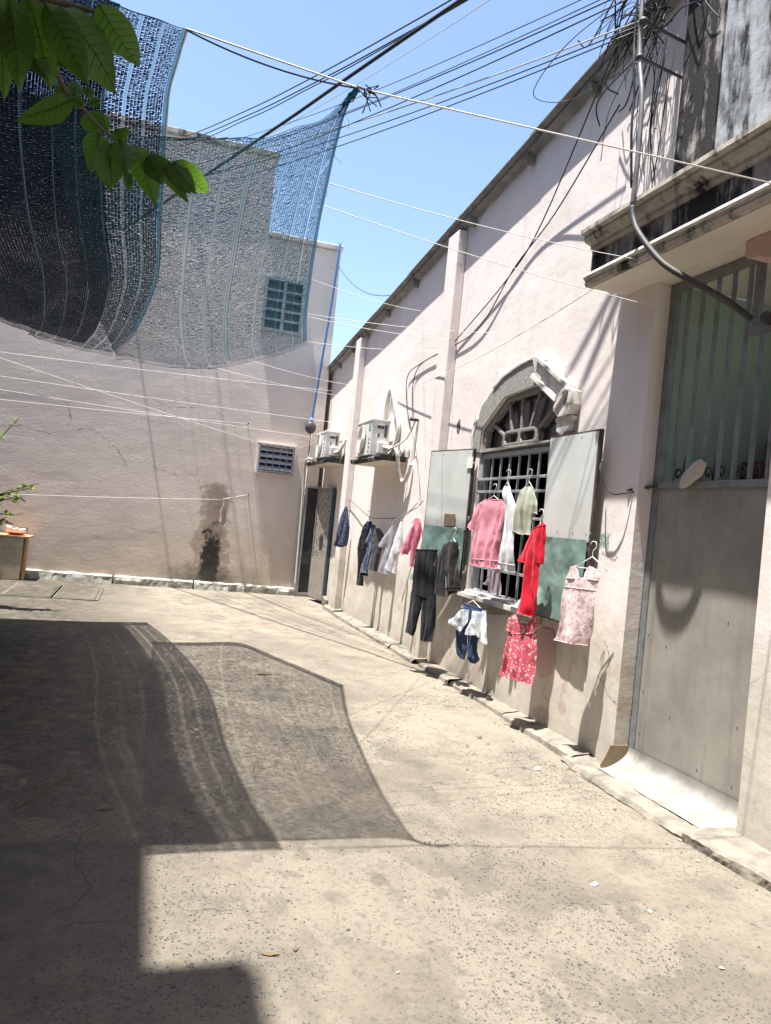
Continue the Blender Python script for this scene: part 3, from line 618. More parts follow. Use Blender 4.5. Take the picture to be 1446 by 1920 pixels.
for y in (4.45, 4.15, 3.85):
    for s in (-1, 1):
        pts = [(X+.06, y+s*.01, 2.08), (X+.06, y+s*.03, 2.15), (X+.06, y+s*.07, 2.17), (X+.06, y+s*.085, 2.13), (X+.06, y+s*.06, 2.11), (X+.06, y+s*.05, 2.135)]
        g = MB().tube(spline(pts, 4), .008, 5); build('scroll', g, M['steeldark'], gate)
    g = MB(); g.tube([(X+.06, y, 2.08), (X+.06, y, 2.18), (X+.06, y, 2.26)], [.012, .014, .002], 5); build('spear', g, M['steeldark'], gate)
g = MB()
def kick(u, v):
    y = 4.685-1.16*v; k = u
    x = X-.002 - .235*k**2.2; z = .185 - .17*k**.8 + .006*noise.noise(Vector((y*4, k*3, 0)))
    return (x, y - .02*k*(v-.5), max(z, .030) + .004*noise.noise(Vector((y*3, 0, 1))))
g.grid(kick, 14, 24); build('kick_plate', g, M['galv'], gate)
g = MB().prism([(X-.005, .19), (X-.005, .02), (X-.20, .02), (X-.22, .05), (X-.18, .12), (X-.15, .19)][::-1], lambda a, b, d: (a, d, b), 4.688, 4.698); build('kick_cheek', g, M['tan'], gate)
g = MB()
for (y, z) in ((4.6, .6), (4.6, 1.0), (4.6, 1.4), (4.4, .95), (4.15, 1.3), (3.85, 1.2), (4.3, .5), (3.7, .6), (4.0, .25), (3.7, .25), (4.6, .3)): g.sphere((X+.009, y, z), .005, 6, 4)
build('rivets', g, M['steeldark'], gate)
g = MB().bar((W-.02, 4.80, 2.0), (X, 4.64, 2.05), .02, .02); build('gate_bolt', g, M['steeldark'], gate)
# ---- rooms behind
g = MB().box(W+.125, 7.0, 4.705, 4.80, 0, 3.512); build('room_wall', g, M['roomgreen'], pb)
g = MB().box(7.0, 7.1, .6, 4.8, 0, 3.6); g.box(W+.31, 7.0, .5, .6, 0, 3.6); build('room_wall', g, M['roomgreen'], pb)
g = MB().box(W+.31, 7.0, 2.7, 4.704, 3.513, 3.6); g.box(W+.31, 4.3, .6, 2.699, 3.513, 3.6); build('room_ceiling', g, M['soffit'], pb)  # one corner left open, an added light well that brightens the room
g = MB().box(W+.13, 7.0, .6, 4.704, .0, .06); build('room_floor', g, M['roomfloor'], pb)
for i in range(7):
    x0 = 4.00+.21*i; z = 2.12+.19*i
    if z > 3.3: break
    g = MB().box(x0, x0+.21, 4.22, 4.70, z-.22, z); build('stair_step', g, M['stair'], pb)
g = MB().bar((3.95, 4.21, 1.92), (5.2, 4.21, 3.05), .05, .05); build('stair_rail', g, M['steeldark'], pb)
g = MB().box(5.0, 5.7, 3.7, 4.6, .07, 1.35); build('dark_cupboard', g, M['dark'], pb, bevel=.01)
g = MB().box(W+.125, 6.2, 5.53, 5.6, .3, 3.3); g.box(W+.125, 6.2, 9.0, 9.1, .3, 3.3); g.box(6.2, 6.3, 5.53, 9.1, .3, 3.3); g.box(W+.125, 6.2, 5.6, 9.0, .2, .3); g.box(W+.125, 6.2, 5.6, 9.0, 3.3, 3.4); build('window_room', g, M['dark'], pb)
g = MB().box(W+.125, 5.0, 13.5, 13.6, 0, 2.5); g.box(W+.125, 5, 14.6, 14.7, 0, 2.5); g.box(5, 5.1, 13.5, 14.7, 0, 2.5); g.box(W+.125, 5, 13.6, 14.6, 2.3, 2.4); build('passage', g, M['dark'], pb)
# the far roof body so the building is closed
g = MB().box(W+2.9, W+3.0, 3.2, 15.6, 0, 4.4); g.box(W+.12, W+2.9, 15.5, 15.6, 0, 4.4); build('rear_wall', g, M['lightwall'], pb)

# ---- ledges for the air conditioners
def ledge(y0, y1, x0, z0, z1, seed):
    g = MB()
    def fn(u, v):
        y = y0+(y1-y0)*v; e = .02*noise.noise(Vector((y*4, seed, u*3))) + .008*noise.noise(Vector((y*15, seed, u*9)))
        pr = [(W-.001, z1), (x0+.05+e*.5, z1+e*.3), (x0+e, z1-.015+e*.6), (x0+e*1.2, (z0+z1)/2), (x0+.01+e, z0+e*.3), (W-.001, z0)]
        p = pr[min(5, int(u*5+.01))]; return (p[0], y, p[1])
    g.grid(fn, 5, 30, False); n = 6
    g.f += [tuple(range(6)), tuple(30*6+k for k in range(6))[::-1]]; g.sm += [False, False]
    o = build('ledge', g, M['ledge'], pb)
    g = MB().box(x0+.05, W-.002, y0+.03, y1-.03, z0-.006, z0-.001); build('ledge_soffit', g, M['soffit'], o)
    return o
ledge(9.85, 11.38, 2.93, 2.43, 2.505, 1.); ledge(13.2, 14.93, 2.95, 2.55, 2.63, 5.)
# mould fringe on the wall above the ledges
for (y0, y1, z) in ((9.8, 10.55, 2.50), (13.1, 13.6, 2.62)):
    pts = [(y0, z)] + [(y0+(y1-y0)*k/26, z+.05+.14*abs(noise.noise(Vector((k*.9, y0, 0))))+(.05 if k % 2 else 0)) for k in range(27)] + [(y1, z)]
    g = MB().prism(pts[::-1], yz, W-.003, W+.002); build('mould_fringe', g, M['mould3'], pb)
# corner door leaf standing ajar
p0, p1 = Vector((W-.03, 13.76, 0)), Vector((W-.16, 14.46, 0)); u = (p1-p0).normalized(); n = Vector((-u.y, u.x, 0)); n = -n if n.x > 0 else n
F = lambda a, b, d: p0+u*a+Vector((0, 0, b))+n*d
wd = (p1-p0).length
g = MB().prism([(0, .04), (wd, .04), (wd, 2.12), (0, 2.12)], F, 0, .035, [[(.05, .82), (wd-.05, .82), (wd-.05, 2.06), (.05, 2.06)]]); dl = build('door_leaf', g, M['steel'], pb, bevel=.004)
g = MB().prism([(.051, .821), (wd-.051, .821), (wd-.051, 2.059), (.051, 2.059)], F, .012, .02); build('patterned_panel', g, M['glasspat'], dl)
g = MB().prism([(.03, .06), (wd-.03, .06), (wd-.03, .80), (.03, .80)], F, .036, .04); build('lower_panel', g, plain('dull_panel', (.30, .27, .24, 1), (.22, .2, .18, 1), 6, .7), dl)
g = MB().prism(blob(.34, 1.12, .10, .14, 14, 3), F, .021, .023); build('broken_patch', g, M['dark'], dl)
g = MB().prism([(-.035, .02), (-.002, .02), (-.002, 2.14), (-.035, 2.14)], F, -.01, .05); build('door_post', g, plain('teal_post', (.05, .09, .12, 1), (.08, .1, .11, 1), 9, .6), dl)
g = MB().prism([(-.22, -.01), (-.04, -.01), (-.04, .16), (-.22, .10)], F, -.05, .06); build('broken_footing', g, M['kerb'], pb, bevel=.02)
# scrawled letters and the stencilled notice on the plaster
def stroke(pts, r, mat, parent, name):
    build(name, crackline(pts, wf, r, 2.), mat, parent)
for pts in ([(10.36, 1.66), (10.46, 1.68), (10.55, 1.60), (10.50, 1.48), (10.38, 1.46)], [(10.22, 1.66), (10.30, 1.62), (10.30, 1.50), (10.22, 1.46), (10.15, 1.54), (10.16, 1.64), (10.22, 1.66)], [(10.10, 1.44), (10.06, 1.68), (9.99, 1.54), (9.93, 1.70), (9.90, 1.44)],
            [(10.5, 1.76), (10.42, 1.86), (10.35, 1.74)], [(10.30, 1.82), (10.2, 1.98)], [(11.6, 2.0), (11.5, 2.12), (11.42, 2.0), (11.5, 1.85), (11.55, 1.7)]):
    stroke(pts, .006, M['pencil'], pb, 'scrawl')
st = None
def text_obj(name, body, loc, size, mat, parent, rot):
    cu = bpy.data.curves.new(name, 'FONT'); cu.body = body; cu.size = size; cu.extrude = .0005; cu.resolution_u = 2; cu.align_x = 'CENTER'; cu.align_y = 'CENTER'
    tmp = bpy.data.objects.new(name+'_tmp', cu); COL.objects.link(tmp)
    bpy.context.view_layer.update(); me = bpy.data.meshes.new_from_object(tmp.evaluated_get(bpy.context.evaluated_depsgraph_get())); bpy.data.objects.remove(tmp)
    mt = Matrix.Translation(loc) @ rot; me.transform(mt); g = MB(); g.add([v.co for v in me.vertices], [tuple(p.vertices) for p in me.polygons]); bpy.data.meshes.remove(me)
    return build(name, g, mat, parent)
ROTW = Matrix(((0, 0, -1, 0), (-1, 0, 0, 0), (0, 1, 0, 0), (0, 0, 0, 1)))     # text facing -X, reading towards the camera side
sten = thing('stencil_notice', (W-.003, 5.05, 1.58), 'small green stencilled notice with a phone number printed on the gate pier plaster', 'notice')
text_obj('notice_line', 'KHOAN CAT', (W-.0035, 5.05, 1.675), .026, M['stencil'], sten, ROTW)
text_obj('notice_line', 'BE TONG', (W-.0035, 5.05, 1.650), .026, M['stencil'], sten, ROTW)
text_obj('notice_number', '0377.000.722', (W-.0035, 5.05, 1.605), .034, M['stencil'], sten, ROTW @ Matrix.Diagonal((.7, 1.9, 1, 1)))

# ================================================================== BACK BUILDING
bb = thing('back_building', (0, 15, 0), 'weathered grey pink rendered building closing the back of the yard', 'building')
g = MB()
NX, NZ = 210, 250
XL, XR = -9.0, 3.24
def bw(a, b):
    x = XL + (XR-XL)*a; z = 8.42*b
    d = .004*noise.noise(Vector((x*.7, z*.9, 0))) + .0012*noise.noise(Vector((x*3.1, z*4.5, 3))) + .0008*noise.noise(Vector((x*8, z*11, 6)))
    lr = noise.noise(Vector((x*.7, z*2.2+.6*noise.noise(Vector((x*1.5, z, 2))), 11)))
    d += .0008*max(-1, min(1, lr*7))*(1 if z < 4.6 else .3)
    return (x, 15.0 - d, z)
vs = [bw(i/NX, j/NZ) for j in range(NZ+1) for i in range(NX+1)]
fs = []
for j in range(NZ):
    for i in range(NX):
        x = XL+(XR-XL)*(i+.5)/NX; z = 8.42*(j+.5)/NZ
        if x > 1.80 and z > 6.88: continue
        if 2.02 < x < 2.70 and 2.35 < z < 2.86: continue
        if 1.84 < x < 2.55 and 5.10 < z < 6.06: continue
        k = j*(NX+1)+i; fs.append((k, k+1, k+NX+2, k+NX+1))
g.add(vs, fs, True); build('wall', g, M['back'], bb)
g = MB().box(XL, 1.79, 15.06, 21, 0, 8.35); g.box(1.79, XR-.02, 15.30, 21, 0, 6.85); g.box(XR-.05, XR, 15.03, 15.30, 0, 6.85); build('side_walls', g, M['lightwall'], bb)
g = MB().box(1.79, XR+.03, 14.93, 15.3, 6.88, 6.98); build('coping', g, M['whitepaint'], bb, bevel=.02)
g = MB().box(XL, 1.84, 14.93, 15.3, 8.40, 8.52); build('coping', g, M['lightmould'], bb, bevel=.02)
# upper barred window (seen through the net)
g = MB().prism([(1.80, 5.06), (2.60, 5.06), (2.60, 6.12), (1.80, 6.12)], lambda a, b, d: (a, d, b), 14.93, 15.08, [[(1.86, 5.12), (2.54, 5.12), (2.54, 6.06), (1.86, 6.06)]]); uw = build('upper_window', g, M['bars'], bb)
g = MB().box(1.80, 2.58, 15.1, 15.12, 5.08, 6.1); build('pane', g, M['darkglass'], uw)
for z in (5.30, 5.49, 5.68, 5.87): build('rail', MB().box(1.86, 2.54, 14.95, 14.985, z-.02, z+.02), M['bars'], uw)
build('mullion', MB().box(2.17, 2.23, 14.94, 15.0, 5.12, 6.06), M['bars'], uw)
# small louvred vent with a blue grille
g = MB().prism([(1.98, 2.31), (2.74, 2.31), (2.74, 2.90), (1.98, 2.90)], lambda a, b, d: (a, d, b), 14.94, 15.06, [[(2.04, 2.37), (2.68, 2.37), (2.68, 2.84), (2.04, 2.84)]]); vt = build('vent', g, M['back'], bb)
build('vent_back', MB().box(2.0, 2.72, 15.12, 15.14, 2.33, 2.88), M['dark'], vt)
for z in (2.43, 2.55, 2.67, 2.79):
    build('louvre', MB().obox((2.36, 15.01, z), (.32, 0, 0), (0, .045, .035), (0, -.004, .005)), M['slat'], vt)
for k in range(6): x = 2.03+.66*k/5; build('grille_bar', MB().box(x-.008, x+.008, 14.90, 14.916, 2.32, 2.88), M['bluegrille'], vt)
for k in range(4): z = 2.34+.52*k/3; build('grille_bar', MB().box(2.02, 2.70, 14.917, 14.932, z-.008, z+.008), M['bluegrille'], vt)
# lime-washed plinth along the foot of the wall, in broken lengths
for i, (a, b) in enumerate(((-6, -2.0), (-1.98, -.42), (-.38, 1.02), (1.05, 2.0), (2.02, 3.0))):
    g = MB()
    def pf(u, v, a=a, b=b):
        x = a+(b-a)*v; e = .02*noise.noise(Vector((x*5, u*3, i)))+.014*noise.noise(Vector((x*17, u*5, i))); pr = [(14.91-.02*(i % 2), -.03), (14.905, .06), (14.915, .115), (14.95, .135), (15.02, .14)]
        p = pr[min(4, int(u*4+.01))]; return (x, p[0]+e, p[1]+e*.8)
    g.grid(pf, 4, 40, False); g.f += [tuple(range(5)), tuple(40*5+k for k in range(5))]; g.sm += [False, False]; build('plinth_block', g, M['plinth'], bb)
bfn = lambda a, b: (a, 14.955, b)
for s, pts in enumerate(([(-2.9, 2.62), (-2.54, 2.6), (-2.2, 2.66), (-1.76, 2.59), (-1.32, 2.68), (-1.05, 2.75), (-.71, 2.55), (-.51, 2.38), (-.34, 2.1)], [(-.34, 1.02), (.1, 1.0), (.35, .97)], [(-1.5, 3.2), (-1.4, 2.9), (-1.45, 2.75)], [(.1, 2.2), (.5, 2.1), (.9, 2.12)], [(-.2, 3.5), (.3, 3.35), (.8, 3.42)])):
    build('crack', crackline(pts, bfn, .010, s+20.), M['crack'], bb)
g = MB().tube([(2.98, 14.88, 3.55), (2.97, 14.88, 0.05)], .018, 6); build('drain_tube', g, M['lightmould'], bb)
for (x, z) in ((1.75, 3.22), (1.99, 2.87), (1.89, 1.86)): build('hook', MB().tube([(x, 15.0, z), (x, 14.92, z), (x, 14.91, z+.02)], .012, 6), M['steeldark'], bb)
g = MB().box(1.45, 1.89, 14.93, 14.935, 1.84, 1.86)
# slatted steel gate in the corner
sg = thing('slatted_gate', (3.13, 14.9, 0), 'narrow dark slatted steel gate in the far corner beside the open door leaf', 'gate')
build('frame', MB().prism([(2.98, .03), (3.31, .03), (3.31, 2.16), (2.98, 2.16)], lambda a, b, d: (a, d, b), 14.83, 14.88, [[(3.02, .07), (3.28, .07), (3.28, 2.12), (3.02, 2.12)]]), M['bars'], sg)
for k in range(7): x = 3.04+k*.037; build('slat', MB().box(x-.014, x+.014, 14.85, 14.862, .07, 2.12), M['steeldark'], sg)
build('backing', MB().box(3.02, 3.28, 14.87, 14.875, .07, 2.12), M['steeldark'], sg)
build('lock_rail', MB().box(3.02, 3.28, 14.838, 14.849, .62, .86), M['steeldark'], sg)
# blue downpipe hanging loose with a dark float at its end
bp = thing('blue_pipe', (3.06, 14.8, 3.3), 'thin blue water pipe running down the back building to a dark float', 'pipe')
build('pipe', MB().tube(spline([(3.2, 15.1, 6.97), (3.17, 14.86, 6.95), (3.12, 14.85, 5.8), (3.03, 14.85, 4.5), (2.96, 14.85, 3.45)], 6), .022, 8), M['bluepipe'], bp)
build('float', MB().sphere((2.95, 14.85, 3.30), .11, 14, 10, 1, .7, 1.15), M['steeldark'], bp)
build('collar', MB().tube([(2.957, 14.85, 3.50), (2.952, 14.85, 3.36)], .035, 8), M['bluepipe'], bp)

# ================================================================== BUILDINGS OUT OF FRAME (left and behind): they shade the near yard
lb = thing('left_house', (-2.5, 0, 0), 'cream house beside the camera whose eaves shade the near left of the yard', 'building')
build('wall', MB().box(-7, -2.12, -9, 3.02, -.05, 9.65), M['lightwall'], lb)
build('shade_ground_floor', MB().box(-2.11, -1.3, -9, 2.9, -.05, 4.8), M['lightwall'], lb)  # unseen lower storey, brought forward to block skylight from the near left
build('eaves_slab', MB().box(-7.2, -2.0, -9.2, 3.42, 9.66, 9.8), M['soffit'], lb)
build('balcony_slab', MB().box(-1.995, -1.66, -8, 2.38, 9.66, 9.8), M['soffit'], lb)
build('balcony_parapet', MB().box(-1.8, -1.7, -8, 2.3, 9.801, 10.1), M['lightwall'], lb)
build('roof', MB().prism([(-7.3, 9.81), (-2.3, 9.81), (-4.7, 11.4)], lambda a, b, d: (a, d, b), -9.2, 3.1), M['roof'], lb)
rh = thing('street_house', (0, -8, 0), 'house across the lane behind the camera closing the near end of the yard', 'building')
build('wall', MB().box(-9, 7, -13, -7.2, -.05, 9), M['lightwall'], rh); build('roof', MB().box(-9.3, 7.3, -13.3, -6.9, 9.01, 9.3), M['roof'], rh)
yw = thing('neighbour_house', (-6, 9, 0), 'tall plastered house on the left whose wall carries the clotheslines', 'building')
build('wall', MB().box(-9, -4.2, 3.3, 14.8, -.05, 8.6), M['lightwall'], yw); build('shade_wing', MB().box(-4.19, -2.9, 3.3, 9.5, -.05, 8.6), M['lightwall'], yw); build('coping', MB().box(-9.05, -4.12, 3.25, 14.85, 8.601, 8.75), M['kerb'], yw, bevel=.01)  # unseen wing added, and wall raised, to deepen shade along the left edge

# ================================================================== AIR CONDITIONERS
def air_con(y0, y1, x0, x1, z0, z1, label):
    t = thing('air_conditioner', ((x0+x1)/2, (y0+y1)/2, z0), label, 'air conditioner', 'outdoor units on the pink wall')
    b = build('casing', MB().box(x0, x1, y0, y1, z0+.03, z1), M['ac'], t, bevel=.012)
    build('lid', MB().box(x0-.008, x1+.008, y0-.008, y1+.008, z1-.03, z1+.004), M['ac'], t, bevel=.006)
    for y in (y0+.1, y1-.1): build('foot', MB().box(x0+.02, x1-.02, y-.03, y+.03, z0-.001, z0+.03), M['acdark'], t)
    yc = y0+.32+.13; zc = (z0+z1)/2+.01; r = .205
    g = MB(); g.add([(x0-.004, yc, zc)] + [(x0-.004, yc+r*math.cos(a*math.pi/16), zc+r*math.sin(a*math.pi/16)) for a in range(32)], [(0, 1+i, 1+(i+1) % 32) for i in range(32)]); fd = build('fan_opening', g, M['acdark'], t)
    for rr_ in (.03, .06, .09, .12, .15, .18, .205):
        g = MB().tube([(x0-.02, yc+rr_*math.cos(a*math.pi/14), zc+rr_*math.sin(a*math.pi/14)) for a in range(29)], .0055, 4, False); build('grille_ring', g, M['ac'], fd)
    for a in range(8): build('grille_spoke', MB().bar((x0-.018, yc, zc), (x0-.018, yc+r*math.cos(a*.785), zc+r*math.sin(a*.785)), .006), M['ac'], fd)
    build('label_strip', MB().box(x0-.0045, x0-.0015, y0+.03, y0+.13, z1-.16, z1-.05), plain('ac_label_blue', (.16, .30, .36, 1), (.2, .33, .38, 1), 5, .5), t)
    for k in range(4): build('print_mark', MB().box(x0-.0045, x0-.0015, y0+.05, y0+.11, z0+.08+k*.06, z0+.10+k*.06), M['acdark'], t)
    xm = (x0+x1)/2
    build('handle_recess', MB().box(xm-.05, xm+.05, y0-.004, y0-.0005, z1-.13, z1-.08), M['acdark'], t); build('handle_lip', MB().box(xm-.055, xm+.055, y0-.016, y0-.001, z1-.085, z1-.075), M['ac'], t)
    build('rating_plate', MB().box(xm+.06, xm+.10, y0-.003, y0-.0005, z1-.25, z1-.07), M['acdark'], t)
    for k in range(3): build('sticker', MB().box(xm-.07+k*.035, xm-.045+k*.035, y0-.003, y0-.0005, z1-.26, z1-.20), M['paper' if k != 1 else 'acdark'], t)
    build('valve_cover', MB().box(xm+.02-.06, xm+.12, y0-.09, y0-.001, z0+.06, z0+.23), M['ac'], t, bevel=.015)
    return t
ac2 = air_con(10.60, 11.38, 2.99, 3.26, 2.505, 3.06, 'white outdoor air conditioner on the nearer ledge with a looped wrapped pipe above')
ac1 = air_con(13.62, 14.40, 3.0, 3.26, 2.63, 3.14, 'white outdoor air conditioner on the farther ledge above the corner door')
build('refrigerant_pipe', MB().tube(spline([(3.18, 10.53, 2.66), (3.26, 10.4, 2.66), (3.29, 10.32, 2.75), (3.29, 10.30, 3.0), (3.29, 10.55, 3.30), (3.29, 10.75, 3.53), (3.29, 10.88, 3.50), (3.29, 11.0, 3.25), (3.29, 11.08, 3.0)], 7), .034, 9), M['pipe'], ac2)
build('drain_hose', MB().tube(spline([(3.2, 10.4, 2.53), (3.15, 10.05, 2.56), (3.14, 9.86, 2.60), (3.16, 9.80, 2.50), (3.2, 9.84, 2.32), (3.24, 9.82, 2.20), (3.26, 9.72, 2.16), (3.27, 9.64, 2.24), (3.29, 9.6, 2.40)], 7), .03, 8), M['pipe'], ac2)
build('signal_wires', MB().tube(spline([(3.2, 10.35, 2.52), (3.1, 10.1, 2.58), (3.12, 9.85, 2.62), (3.24, 9.72, 2.75), (3.31, 9.62, 3.0)], 6), .012, 6), M['pipe'], ac2)
build('refrigerant_pipe', MB().tube(spline([(3.16, 13.56, 2.75), (3.24, 13.5, 2.78), (3.29, 13.45, 2.9), (3.32, 13.45, 3.0)], 6), .03, 8), M['pipe'], ac1)
build('drain_hose', MB().tube(spline([(2.99, 14.5, 2.66), (2.92, 14.7, 2.66), (2.90, 14.8, 2.55), (2.93, 14.84, 1.9), (2.96, 14.84, .1)], 7), .022, 7), M['pipe'], ac1)

# ================================================================== SHADE NETS
def edge(pts, k=8): return spline(pts, k)
def sample(P, t):
    f = t*(len(P)-1); i = min(int(f), len(P)-2); return P[i].lerp(P[i+1], f-i)
def coons(near, far, left, right):
    def S(u, v):
        a = sample(near, u)*(1-v) + sample(far, u)*v; b = sample(left, v)*(1-u) + sample(right, v)*u
        c = near[0]*(1-u)*(1-v) + near[-1]*u*(1-v) + far[0]*(1-u)*v + far[-1]*u*v
        return a+b-c
    return S
def net_mesh(S, nu, nv, cu, cv, rr, sag, skip=.015, jit=.25, gaps=(), tear=None):
    """a knitted net: one small tape per stitch, with open gaps between"""
    g = MB()
    def P(u, v): p = S(u, v); p.z -= sag*4*u*(1-u)*.6*math.sin(math.pi*v) + .02*noise.noise(Vector((u*9, v*14, 1))); return p
    for i in range(nu):
        for j in range(nv):
            if rr.random() < skip: continue
            if tear and tear((i+.5)/nu, (j+.5)/nv): continue
            if any(abs((i+.5)/nu-gu) < gw*.5 for gu, gw in gaps): continue
            off = (.5 if i % 2 else 0)/nv
            u0 = (i+.5)/nu; v0 = min(.999, (j+.5)/nv + off*.8)
            hu = .5*cu/nu*rr.uniform(1-jit*.5, 1+jit*.5); hv = .5*cv/nv*rr.uniform(1-jit, 1+jit*.7)
            du = rr.uniform(-.08, .08)/nu
            a, b, c, d = P(u0-hu+du, v0-hv), P(u0+hu+du, v0-hv), P(u0+hu+du, min(1, v0+hv)), P(u0-hu+du, min(1, v0+hv))
            t = rr.uniform(-.006, .006); b.z += t; c.z += t
            g.add((a, b, c, d), ((0, 1, 2, 3),))
    return g, P
def ribbon(P, us, v0, v1, w, n=60):
    g = MB()
    def fn(a, b):
        v = v0+(v1-v0)*b; u = us(v) if callable(us) else us
        return P(u + w*(a-.5), v) + Vector((0, 0, .006))
    g.grid(fn, 1, n); return g
def crossribbon(P, v, u0, u1, w, n=40):
    g = MB(); g.grid(lambda a, b: P(u0+(u1-u0)*b, v + w*(a-.5)) + Vector((0, 0, .006)), 1, n); return g
rr = random.Random(11)
# lighter blue net reaching out over the yard
near = edge([(-.55, 3.62, 3.16), (-.2, 3.62, 3.19), (.06, 3.61, 3.24), (.35, 3.61, 3.32), (.6, 3.60, 3.45), (.75, 3.50, 3.60)])
far = edge([(-.45, 9.02, 3.14), (-.31, 9.02, 3.14), (.1, 9.10, 3.14), (.55, 9.15, 3.2), (.85, 8.38, 3.18), (1.09, 7.7, 3.18), (1.29, 7.09, 3.21)])
left = edge([(-.55, 3.62, 3.16), (-.5, 6, 3.0), (-.45, 9.02, 3.14)])
right = edge([(.75, 3.50, 3.60), (.72, 3.60, 3.48), (.76, 4.02, 3.36), (.84, 4.62, 3.26), (1.05, 5.88, 3.14), (1.29, 7.09, 3.21)])
S = coons(near, far, left, right)
ln = thing('blue_shade_net', (.4, 6, 3.1), 'lighter blue shade net stretched over the yard beside the dark net', 'shade net')
LS = ((.42, .008), (.505, .008), (.60, .024), (.735, .008), (.84, .012), (.915, .008))
g, P = net_mesh(S, 92, 380, .84, .63, rr, .05, .05, .5, LS+((.987, .03),), lambda u, v: (u > .90 and abs(v-.305) < .012*(u-.89)*9) or ((u-.66)**2*3+(v-.62)**2*40 < .0008) or ((u-.5)**2*3+(v-.40)**2*30 < .0005) or ((u-.71)**2+(v-.8)**2*20 < .0004)); PL = P; structure(build('netting', g, M['netblue'], ln, recalc=False), 'stuff')
g = MB()
for i in range(93): g.tube([P(i/92, v/40) for v in range(41)], .0012, 3, False)
structure(build('warp_threads', g, M['netdark'], ln, recalc=False), 'stuff')
for u, w in LS: build('teal_stripe', ribbon(P, u, .0, .97, w), M['teal'], ln)
build('hem', ribbon(P, .986, .0, 1, .030), M['hem'], ln)['label'] = 'blue hem along the right edge'
build('near_hem', crossribbon(P, .002, 0, 1, .004), M['netblue'], ln)
build('far_hem', crossribbon(P, .994, 0, 1, .004), M['teal'], ln)
g = MB()
for k in range(34):
    u_ = rr.random(); a = P(u_, .995) if k < 20 else P(.998, rr.random()); d_ = Vector((rr.uniform(-.04, .06), rr.uniform(-.03, .03), -rr.uniform(.02, .09))); g.tube([a, a+d_*.5+Vector((rr.uniform(-.02, .02), 0, 0)), a+d_], .0012, 3)
structure(build('loose_threads', g, M['hem'], ln), 'stuff')
# gathered corner tied with black wire to the rope
g = MB()
for k in range(26): a = Vector((.75, 3.50, 3.60)); b = P(1-.09*rr.random(), .10*rr.random()); g.tube([a + Vector((rr.uniform(-.01, .01), 0, rr.uniform(-.015, .01))), a.lerp(b, .5)+Vector((rr.uniform(-.02, .02), 0, rr.uniform(-.02, .01))), b], .004, 4)
build('gathered_corner', g, M['hem'], ln)
g = MB()
for k in range(9): c = Vector((.79, 3.49, 3.60)); g.tube(spline([c, c+Vector((rr.uniform(-.05, .07), rr.uniform(-.02, .02), rr.uniform(-.06, .05))), c+Vector((rr.uniform(-.03, .09), rr.uniform(-.03, .03), rr.uniform(-.13, .03)))], 4), .003, 4)
build('wire_knot', g, M['black'], ln)
# dark net on the left
near = edge([(-2.88, 3.45, 3.98), (-1.6, 3.47, 3.86), (-.67, 3.49, 3.74), (-.37, 3.5, 3.68), (-.03, 3.50, 3.65)])
far = edge([(-2.88, 10.0, 3.7), (-1.77, 10.15, 3.50), (-1.19, 10.22, 3.40), (-.58, 10.4, 3.40)])
left = edge([(-2.88, 3.45, 3.98), (-2.88, 6.5, 3.7), (-2.88, 10.0, 3.7)])
right = edge([(-.03, 3.50, 3.65), (-.06, 3.8, 3.66), (-.09, 4.14, 3.62), (-.08, 5.15, 3.42), (-.09, 7.01, 3.46), (-.32, 9.1, 3.38), (-.58, 10.4, 3.40)])
S = coons(near, far, left, right)
dn = thing('dark_shade_net', (-1.8, 6.8, 3.4), 'dense dark shade net sagging over the left of the yard behind the leaves', 'shade net')
DS = ((.505, .008), (.615, .010), (.715, .008), (.795, .012), (.855, .008), (.915, .010))
g, P = net_mesh(S, 100, 285, .88, .90, rr, .10, .004, .10, DS+((.992, .022),)); structure(build('netting', g, M['netdark'], dn, recalc=False), 'stuff')
for u, w in DS: build('teal_stripe', ribbon(P, u, .0, .97, w), M['teal'], dn)
build('hem', ribbon(P, .991, .0, 1, .018), M['hem'], dn)['label'] = 'pale blue hem along the right edge'
build('edge_cord', MB().tube([P(1.0, v/60)+Vector((.004, 0, 0)) for v in range(61)], .006, 6), M['string'], dn)
build('near_hem', crossribbon(P, .003, 0, 1, .006), M['netdark'], dn); build('far_hem', crossribbon(P, .995, 0, 1, .005), M['netblue'], dn)
def flap(P, u0, u1, mat, parent, rr, nu, wv=.045, drop=.05):
    g = MB()
    for i in range(nu):
        for j in range(9):
            u = u0+(u1-u0)*(i+.5)/nu; v = 1-wv*(j+.5)/9; hu = .44*(u1-u0)/nu; hv = .42*wv/9
            D = Vector((0, 0, -drop*math.sin(math.pi*(1-v)/wv) - .012*noise.noise(Vector((u*20, v*60, 2)))))
            g.add([P(a, b)+D for a, b in ((u-hu, v-hv), (u+hu, v-hv), (u+hu, v+hv), (u-hu, v+hv))], ((0, 1, 2, 3),))
    structure(build('turned_edge', g, mat, parent, recalc=False), 'stuff')
flap(P, .45, 1, M['netblue'], dn, rr, 60)
flap(PL, 0, 1, M['netblue'], ln, rr, 80)
# folded second layer on the far left
def P2(u, v): p = P(u*.80, .04+.95*v); p.z += .05+.02*noise.noise(Vector((u*8, v*9, 3))); return p
rr2 = random.Random(5); g = MB()
for i in range(80):
    for j in range(220):
        u0, v0 = (i+.5)/80, (j+.5)/220; hu, hv = .47/80, .47/220
        g.add((P2(u0-hu, v0-hv), P2(u0+hu, v0-hv), P2(u0+hu, v0+hv), P2(u0-hu, v0+hv)), ((0, 1, 2, 3),))
structure(build('folded_layer', g, M['netdark'], dn, recalc=False), 'stuff')

